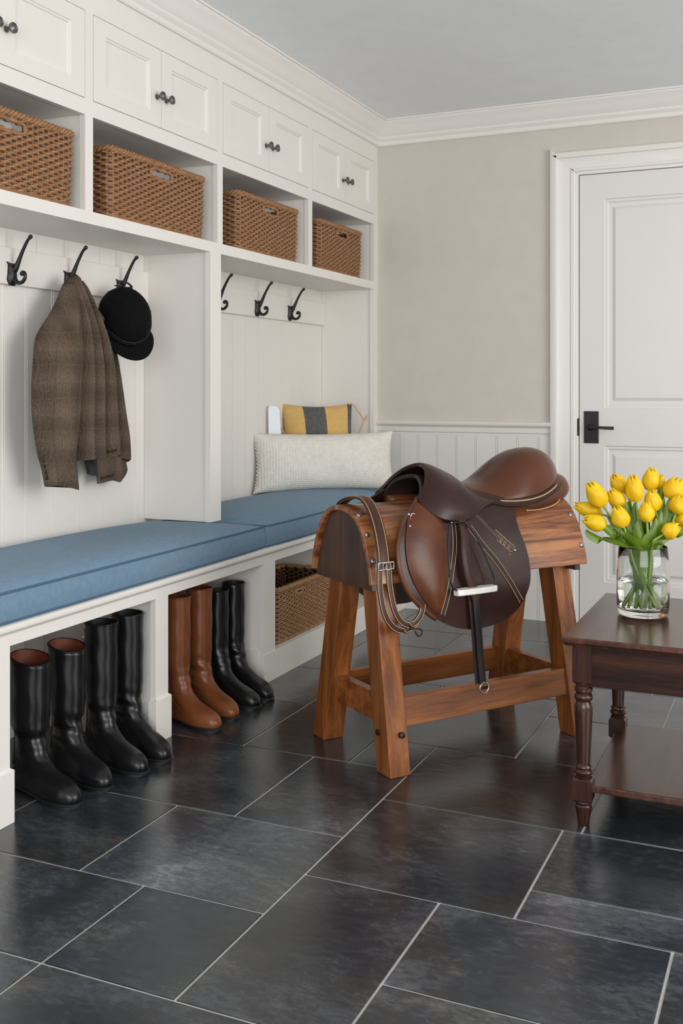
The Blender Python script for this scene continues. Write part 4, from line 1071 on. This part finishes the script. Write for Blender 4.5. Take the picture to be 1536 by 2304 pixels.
# gullet lining under the pommel
G2 = []
for i in range(10):
    f = i / 9; row = []
    for j in range(21):
        s = 2 * j / 20 - 1; th = abs(s) * pi / 2; sg = 1 if s > 0 else -1
        row.append(Q(-.145 + .10 * f - .05 * abs(s), sg * .088 * sin(th), .745 + (.808 - .745 - .02 * f) * cos(th) ** .8))
    G2.append(row)
mb = MB(); mb.slab([r[::-1] for r in G2], .012); build('gullet', mb, 'darkl', sa, smooth=60)
# studs and D-rings
mb = MB()
for u, v, w in ((-.193, .0, .742), (-.262, 0, .705), (-.272, 0, .687), (-.262, 0, .718), (-.285, 0, .605), (-.095, 0, .684), (-.124, 0, .688), (.088, 0, .594)):
    mb.ball(tuple(Q(u, fv(w) + .010, w)), .0042, 10, 6)
build('stud', mb, 'steel', sa, smooth=180)
mb = MB(); c = Q(-.252, fv(.712) + .012, .712); mb.tube([c + Vector((.008 * cos(a), 0, .009 * sin(a))) for a in [2 * pi * i / 20 for i in range(20)]], .0013, 6, closed=True); build('dee_ring', mb, 'steel', sa, smooth=180)
# stirrup leather, stirrup iron, hanging strap
P = crp([Q(-.097, .176, .694), Q(-.102, .196, .655), Q(-.112, .216, .60), Q(-.108, .224, .545), Q(-.092, .226, .50), Q(-.082, .228, .47)], 30)
build('stirrup_leather', MB().ribbon(P, (1, 0, .15), [.024 + .006 * min(1, i / 12) for i in range(30)], .006), 'strapl', sa, smooth=50)
P = crp([Q(-.084, .222, .495), Q(-.080, .226, .44), Q(-.075, .228, .384), Q(-.069, .230, .30), Q(-.062, .232, .222)], 30)
hs = build('hanging_strap', MB().ribbon(P, (1, 0, .08), .023, .005), 'darkl', sa, smooth=50)
P2 = [p + Vector((-.008, .010, 0)) for p in P]; build('hanging_strap', MB().ribbon(P2, (1, 0, .08), .023, .004), 'darkl', sa, smooth=50)
mb = MB()
for i in range(4, 28, 4):
    c = P[i] + Vector((0, -.0028, 0)); mb.lathe([(.0001, -.0004), (.0024, -.0004), (.0024, .0006), (.0001, .0006)], tuple(c), 'y', 10)
build('strap_hole', mb, 'sole', hs)
c = Q(-.058, .233, .212); mb = MB()
mb.tube([c + Vector((.0155 * cos(a), 0, .0155 * sin(a) - .001)) for a in [2 * pi * i / 28 for i in range(28)]], .0019, 8, closed=True); build('end_ring', mb, 'steel', sa, smooth=180)
mb = MB(); mb.tube([c + Vector((-.013, .002, -.002)), c + Vector((.013, .002, -.002))], .0045, 8); build('strap_fold', mb, 'darkl', sa)
mb = MB()
for pts in ([(-.098, .190, .690), (-.150, .196, .688), (-.166, .206, .655), (-.176, .220, .605), (-.178, .229, .550), (-.172, .232, .515), (-.150, .233, .500)], [(-.098, .190, .690), (-.068, .200, .655), (-.048, .212, .610), (-.030, .224, .560), (-.016, .230, .520), (-.022, .233, .500)]):
    mb.tube(crp([Q(*p) for p in pts], 30), .0030, 8)
ir = build('stirrup_iron', mb, 'iron', sa, smooth=180)
mb = MB(); A_ = Q(-.158, .230, .4965); B_ = Q(-.016, .230, .4975); R = []
for i in range(17):
    f = i / 16; p = A_.lerp(B_, f); k = .55 + .45 * sin(pi * f) ** .5; R.append([p + Vector((0, y * .020 * k, z)) for y, z in ((-1, -.0065), (-.8, -.009), (.8, -.009), (1, -.0065), (1, .005), (.8, .0085), (-.8, .0085), (-1, .005))])
tr = build('tread', mb.rings(R), 'tread', ir, smooth=35)

# ================================================================= strap draped over the front of the stand
gs = thing('leather_girth', 'brown leather girth strap with twin buckles draped over the stand beside the saddle', 'girth strap', OS + Vector((-.36 * cos(AS), -.36 * sin(AS), .74)), AS)
def Gp(u, v, w): return Vector((u + .36, -v, w - .74))
def strap(pts, w, t, name, st=True, side=(1, 0, 0), n=60, mat='strapl'):
    P = crp([Gp(*p) for p in pts], n); o = build(name, MB().ribbon(P, side, w, t), mat, gs, smooth=50)
    if st:
        mb = MB()
        for k in (-.36, .36):
            Pk = []
            for i, p in enumerate(P):
                d = (P[min(i + 1, n - 1)] - P[max(i - 1, 0)]).normalized(); sv = Vector(side); sv = (sv - d * sv.dot(d)).normalized(); nn = d.cross(sv)
                Pk.append(p + sv * w * k - nn * (t * .5 + .0002) * (1 if mat else 1)); 
            mb.tube(Pk, .0010, 5)
            mb.tube([q + (q2 - q) * 0 + d_ for q, q2, d_ in zip(Pk, Pk, [ (lambda i: (lambda d: (d.cross((Vector(side) - d * Vector(side).dot(d)).normalized())) * (t + .0006))((P[min(i + 1, n - 1)] - P[max(i - 1, 0)]).normalized()))(i) for i in range(n)])], .0010, 5)
        build('stitching', mb, 'stitch', o)
    return o
strap([(-.345, -.20, .52), (-.345, -.176, .60), (-.345, -.135, .69), (-.35, -.07, .742), (-.352, 0, .760), (-.352, .055, .757), (-.355, .100, .727), (-.362, .140, .680), (-.371, .172, .630), (-.378, .190, .585)], .040, .006, 'strap_body')
strap([(-.392, .193, .590), (-.397, .200, .53), (-.388, .206, .465), (-.366, .208, .425), (-.332, .208, .405), (-.295, .207, .41), (-.262, .203, .44), (-.243, .195, .49), (-.24, .185, .54)], .019, .005, 'billet_strap')
strap([(-.366, .195, .590), (-.366, .202, .53), (-.356, .208, .47), (-.335, .211, .432), (-.305, .212, .418), (-.275, .209, .43), (-.255, .202, .46), (-.25, .19, .52)], .019, .005, 'billet_strap')
for u0 in (-.391, -.366):
    c = Gp(u0, .203, .588); mb = MB()
    mb.tube([c + Vector((.0125 * x, 0, .010 * z)) for x, z in ((-1, -1), (-1, 1), (1, 1), (1, -1))], .0022, 8, closed=True); mb.tube([c + Vector((0, -.003, -.010)), c + Vector((0, -.004, .012))], .0016, 6)
    build('buckle', mb, 'steel', gs, smooth=60)
c = Gp(-.285, .212, .402); mb = MB(); mb.tube(crp([c + Vector(p) for p in ((-.02, 0, .004), (0, 0, .002), (.014, 0, .001), (.022, 0, -.008), (.016, 0, -.019), (.005, 0, -.016), (-.002, 0, -.004))], 24), .0024, 8)
build('end_loop', mb, 'strapl', gs, smooth=180)

# ================================================================= side table
tb = thing('side_table', 'dark mahogany side table with turned legs and a low shelf, holding the tulips', 'table', (-.20, 2.87, 0))
TX0, TX1, TY0, TY1, TZ = -.552, .16, 2.555, 3.165, .470
prof = [(.0, .446), (-.012, .446), (-.004, .450), (.002, .456), (.006, .462), (.006, .466), (.003, .470)]
R = [[(TX0 - o_, TY0 - o_, z), (TX1 + o_, TY0 - o_, z), (TX1 + o_, TY1 + o_, z), (TX0 - o_, TY1 + o_, z)] for o_, z in ((-.014, .447), (-.008, .449), (-.004, .455), (.0, .458), (.0, .466), (-.004, .470))]
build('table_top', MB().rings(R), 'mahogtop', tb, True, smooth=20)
lp = [(.0, 0), (.013, 0), (.0145, .004), (.0150, .012), (.0215, .048), (.019, .052), (.0205, .055), (.0225, .058), (.021, .061)]
lp2 = [(.021, .117), (.0225, .121), (.0175, .124), (.0215, .128), (.0235, .133), (.0215, .138), (.0175, .141), (.0215, .145), (.0205, .149), (.0165, .153), (.0175, .18), (.0205, .24), (.0225, .28), (.0225, .293), (.0195, .303), (.0175, .307), (.0225, .313), (.0235, .318), (.0215, .324), (.0175, .327), (.0225, .333), (.0225, .340), (.0185, .345), (.0205, .350), (.0205, .354)]
lx0, lx1, ly0, ly1 = TX0 + .046, TX1 - .046, TY0 + .046, TY1 - .046
for x in (lx0, lx1):
    for y in (ly0, ly1):
        mb = MB(); mb.lathe(lp, (x, y, 0), n=28); mb.lathe(lp2, (x, y, 0), n=28)
        c = .0235
        for z0, z1 in ((.060, .118), (.352, .447)):
            e = .005; mb.rings([[(x - a, y - a, z), (x + a, y - a, z), (x + a, y + a, z), (x - a, y + a, z)] for a, z in ((c - e, z0), (c, z0 + e), (c, z1 - e), (c - e if z0 < .1 else c, z1))])
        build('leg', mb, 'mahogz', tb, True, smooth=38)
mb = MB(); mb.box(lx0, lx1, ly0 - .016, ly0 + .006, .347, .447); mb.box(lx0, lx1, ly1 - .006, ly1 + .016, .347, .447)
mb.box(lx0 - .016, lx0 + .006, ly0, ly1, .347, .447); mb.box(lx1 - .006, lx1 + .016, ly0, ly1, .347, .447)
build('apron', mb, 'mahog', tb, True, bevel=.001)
mb = MB(); mb.box(lx0 + .005, lx1 - .005, ly0 - .004, ly1 + .004, .082, .100); build('shelf', mb, 'mahogtop', tb, True, bevel=.003)

# ================================================================= vase and tulips
VC = Vector((-.404, 2.895, TZ + .0003))
vz = thing('glass_vase', 'clear glass vase of yellow tulips standing on the dark side table', 'vase', VC)
og = [(.0005, 0), (.058, 0), (.064, .003), (.067, .010), (.0685, .03), (.0700, .07), (.0695, .11), (.0670, .15), (.0640, .183), (.0630, .1855), (.0615, .184), (.0640, .15), (.0665, .11), (.0670, .07), (.0655, .03), (.062, .021), (.055, .017), (.0005, .0165)]
build('vase_glass', MB().lathe(og, n=64), 'glass', vz, smooth=50)
wg = [(.0005, .0168), (.0548, .0172), (.0618, .0212), (.0654, .031), (.0669, .07), (.0667, .090), (.0667, .0945), (.0650, .0935), (.0005, .0932)]
build('water', MB().lathe([(r * .9995, z) for r, z in wg], n=64), 'water', vz, smooth=50)
vd = Vector((-ST * 1.0, CT, 0)); vr = Vector((CT, ST, 0))     # axes across / away from the viewer
def K(px, py, dep):  # point on a vertical plane dep metres nearer(-)/further(+) than the vase axis
    base = VC + vd * dep; d = Vector(ray(px, py)); n = vd; k = (base - Vector((0, 0, H))).dot(n) / d.dot(n); return Vector((0, 0, H)) + d * k - VC
def petal_mesh(L, R0, open_, inner, ph):
    """one cupped petal, base at origin, axis +z"""
    G = []
    for i in range(13):
        f = i / 12; r = R0 * 1.24 * (sin(pi * (.10 + .80 * f) ** .95) ** .62) * (1 - .52 * f ** 1.8 * (1 - open_ * .7)) * (.90 if inner else 1)
        half = radians(64) * (sin(pi * min(.985, .13 + .80 * f)) ** .5) * (1 if f < .6 else 1 - ((f - .6) / .4) ** 2.3 * .9)
        row = []
        for j in range(9):
            s = j / 4 - 1; a = ph + half * s; rr = r * (1 - .05 * s * s) + .0008 * sin(9 * f + 3 * s); z = L * (f * .985 - .035 * s * s * f) + (0 if inner else 0)
            row.append((rr * cos(a), rr * sin(a), z))
        G.append(row)
    m = MB(); m.slab(G, .0009); return m
tul = [  # base px, tip px, depth, radius, openness, description of place
 ((356, 1137), (322, 1083), -.012, .0235, .5, 'large yellow tulip at upper left, above the lowest left ones'),
 ((350, 1157), (289, 1134), .020, .0195, .3, 'yellow tulip furthest to the left, leaning outward'),
 ((360, 1182), (309, 1168), -.045, .0205, .4, 'lowest yellow tulip at the left, hanging over a long leaf'),
 ((403, 1106), (377, 1066), .035, .0205, .45, 'yellow tulip standing upper left behind the others'),
 ((399, 1140), (371, 1100), .000, .0205, .4, 'yellow tulip in the middle left, above a rounder bloom'),
 ((402, 1184), (384, 1137), -.055, .0225, .15, 'round yellow tulip bud low at centre left with a long bare stem'),
 ((430, 1127), (423, 1065), -.015, .0215, .35, 'tall yellow tulip at the centre of the bouquet'),
 ((455, 1173), (453, 1125), -.058, .0195, .15, 'egg-shaped yellow tulip low at the centre, stem straight down'),
 ((462, 1102), (466, 1050), .030, .0205, .5, 'yellow tulip highest in the bouquet'),
 ((482, 1102), (490, 1066), .045, .0110, .1, 'narrow yellow tulip bud just right of the highest bloom'),
 ((473, 1148), (462, 1100), -.015, .0210, .3, 'yellow tulip right of centre behind the egg-shaped one'),
 ((507, 1122), (526, 1072), .010, .0255, .6, 'wide open yellow tulip at upper right'),
 ((520, 1154), (536, 1112), -.030, .0235, .35, 'broad yellow tulip at right under the wide open one'),
 ((492, 1203), (530, 1180), -.062, .0200, .2, 'orange-yellow tulip lowest at the right, tilted sideways'),
 ((528, 1182), (544, 1152), -.005, .0180, .3, 'small yellow tulip at the right edge of the photo')]
tidx = 0
for (bx, by), (tx, ty), dep, R0, op, lab in tul:
    fix = lambda x: 1000 + x if x < 1000 else x
    B = K(fix(bx), by, dep); T = K(fix(tx), ty, dep - .004); ax = (T - B); L = ax.length * 1.0; ax.normalize()
    t = thing('tulip', lab, 'tulip', VC, 0, 'yellow tulips in the glass vase')
    q = Vector((0, 0, 1)).rotation_difference(ax).to_matrix().to_4x4(); mt = Matrix.Translation(B) @ q
    bl = bpy.data.objects.new('bloom', None)
    first = None
    for k in range(6):
        inner = k >= 3; ph = 2 * pi * (k % 3) / 3 + (pi / 3 if inner else 0) + tidx * 1.3
        pm = petal_mesh(L * (1 if not inner else .97), R0, op, inner, ph); pm.v = [tuple(mt @ Vector(p)) for p in pm.v]
        o = build('petal', pm, 'petal', t, smooth=80)
    # stem: bloom -> vase neck -> base
    ang = tidx * 2.4; nb = .030 * (1 if tidx % 2 else .7)
    neck = Vector((B.x * .42, B.y * .42, .178)); nl = sqrt(neck.x ** 2 + neck.y ** 2)
    if nl > .048: neck.x *= .048 / nl; neck.y *= .048 / nl
    foot = Vector((-B.x * .30 + .020 * cos(ang), -B.y * .30 + .020 * sin(ang), .0205)); fl_ = sqrt(foot.x ** 2 + foot.y ** 2)
    if fl_ > .046: foot.x *= .046 / fl_; foot.y *= .046 / fl_
    P = crp([B + ax * .004, B - ax * .03, (B - ax * .03).lerp(neck, .5) + Vector((0, 0, .003)), neck, neck.lerp(foot, .5) + Vector((.004 * cos(ang), .004 * sin(ang), 0)), foot], 30)
    build('stem', MB().tube(P, .0032, 8), 'stem', t, smooth=180)
    t['x'] = 0; del t['x']
    tidx += 1
    def leaf(pts, w, side, dn=.0):
        P = crp([Vector(p) for p in pts], 22); sd = Vector(side).normalized(); G = []
        for i, p in enumerate(P):
            f = i / 21; d = (P[min(i + 1, 21)] - P[max(i - 1, 0)]).normalized(); s_ = (sd - d * sd.dot(d)).normalized(); n_ = d.cross(s_); ww = w * (sin(pi * min(1, (.12 + .88 * f)) ** .9) ** .75 if f < 1 else 0) * .5 + .0006
            G.append([p + s_ * ww * c + n_ * (abs(c) ** 1.5) * ww * .45 for c in (-1, -.6, -.25, 0, .25, .6, 1)])
        m = MB(); m.slab(G, .0009); return m
    lv = {1: [[(1455, 1262, 0), (1420, 1232, -.03), (1375, 1222, -.045), (1330, 1205, -.045), (1318, 1191, -.04)]],
          2: [[(1440, 1260, -.03), (1424, 1232, -.055), (1400, 1208, -.06), (1378, 1200, -.06), (1345, 1178, -.06)]],
          5: [[(1432, 1256, 0), (1415, 1225, -.03), (1395, 1195, -.03), (1365, 1160, -.02)], [(1440, 1250, -.0), (1432, 1215, -.035), (1418, 1180, -.035), (1408, 1128, -.03)]],
          7: [[(1448, 1262, -.02), (1459, 1225, -.058), (1472, 1196, -.06), (1476, 1165, -.056)], [(1446, 1256, -.02), (1444, 1225, -.045), (1436, 1195, -.05), (1436, 1168, -.048)]],
          6: [[(1440, 1250, .01), (1428, 1215, .01), (1420, 1170, .005), (1412, 1128, .0)], [(1445, 1250, .02), (1450, 1210, .02), (1452, 1170, .01), (1447, 1130, .0)]],
          13: [[(1462, 1260, -.02), (1492, 1222, -.05), (1520, 1205, -.055), (1550, 1178, -.05)], [(1455, 1256, 0), (1472, 1226, -.045), (1490, 1208, -.045), (1500, 1196, -.04)]],
          12: [[(1455, 1250, 0), (1482, 1200, -.02), (1500, 1160, -.02), (1506, 1120, -.015)], [(1460, 1250, .01), (1490, 1190, .0), (1515, 1155, -.005), (1530, 1135, 0)]],
          10: [[(1450, 1250, .02), (1478, 1200, .015), (1487, 1150, .012), (1488, 1095, .012)]],
          4: [[(1436, 1256, -.01), (1424, 1222, -.03), (1412, 1185, -.035), (1396, 1150, -.03)], [(1438, 1252, .0), (1436, 1210, -.01), (1430, 1165, -.01), (1428, 1130, -.01)]],
          11: [[(1456, 1256, .0), (1470, 1215, -.01), (1484, 1170, -.01), (1494, 1120, -.01)], [(1452, 1256, -.02), (1466, 1222, -.05), (1480, 1190, -.05), (1488, 1150, -.045)]],
          3: [[(1436, 1250, .02), (1416, 1210, .03), (1400, 1170, .03), (1376, 1135, .03)]],
          14: [[(1460, 1256, .02), (1500, 1210, .02), (1530, 1180, .02), (1556, 1140, .02)]]}
    for pl in lv.get(tidx - 1, []):
        kp = [K(x, y, d) for x, y, d in pl]; z0 = kp[0]; r_ = sqrt(z0.x ** 2 + z0.y ** 2); z0 = Vector((z0.x * min(1, .04 / max(r_, .001)), z0.y * min(1, .04 / max(r_, .001)), .165))
        low = Vector((z0.x * .5, z0.y * .5, .075)); n_ = kp[1]; rn = sqrt(n_.x ** 2 + n_.y ** 2)
        if n_.z < .21 and rn > .05: n_ = Vector((n_.x * .05 / rn, n_.y * .05 / rn, n_.z))
        build('leaf', leaf([low, z0, n_] + kp[2:], .037, vr + Vector((0, 0, .35)) * (1 if kp[-1].dot(vr) > 0 else -1)), 'leaf', t, smooth=60)

# ================================================================= light and camera
def area(name, loc, target, sx, sy, power, col=(1, 1, 1)):
    l = bpy.data.lights.new(name, 'AREA'); l.shape = 'RECTANGLE'; l.size = sx; l.size_y = sy; l.energy = power; l.color = col
    o = bpy.data.objects.new(name, l); C.objects.link(o); o.location = loc
    o.rotation_euler = (Vector(target) - Vector(loc)).to_track_quat('-Z', 'Y').to_euler(); return o
area('assumed_light_right', (2.6, 1.9, 1.35), (-1.8, 3.0, 1.15), 2.4, 1.8, 92, (1, .98, .95))  # unseen light assumed on the right
area('assumed_light_front', (.6, -1.7, 1.3), (-.9, 3.6, 2.3), 3.0, 1.7, 104, (.985, .99, 1))  # unseen light assumed behind the camera, tilted up to brighten the ceiling
w = bpy.data.worlds.new('world'); S.world = w; w.use_nodes = True
w.node_tree.nodes['Background'].inputs['Color'].default_value = (.94, .97, 1, 1); w.node_tree.nodes['Background'].inputs['Strength'].default_value = .6
cam = bpy.data.cameras.new('camera'); co = bpy.data.objects.new('camera', cam); C.objects.link(co); S.camera = co
cam.sensor_fit = 'VERTICAL'; cam.sensor_height = 24; cam.lens = F / 2304 * 24; cam.shift_y = -(1152 - HY) / 2304; cam.clip_start = .05
co.location = (0, 0, H); co.rotation_euler = (radians(90), 0, TH)
S.view_settings.view_transform = 'Standard'; S.view_settings.look = 'None'; S.view_settings.exposure = 0; S.view_settings.gamma = 1; S.view_settings.use_curve_mapping = False
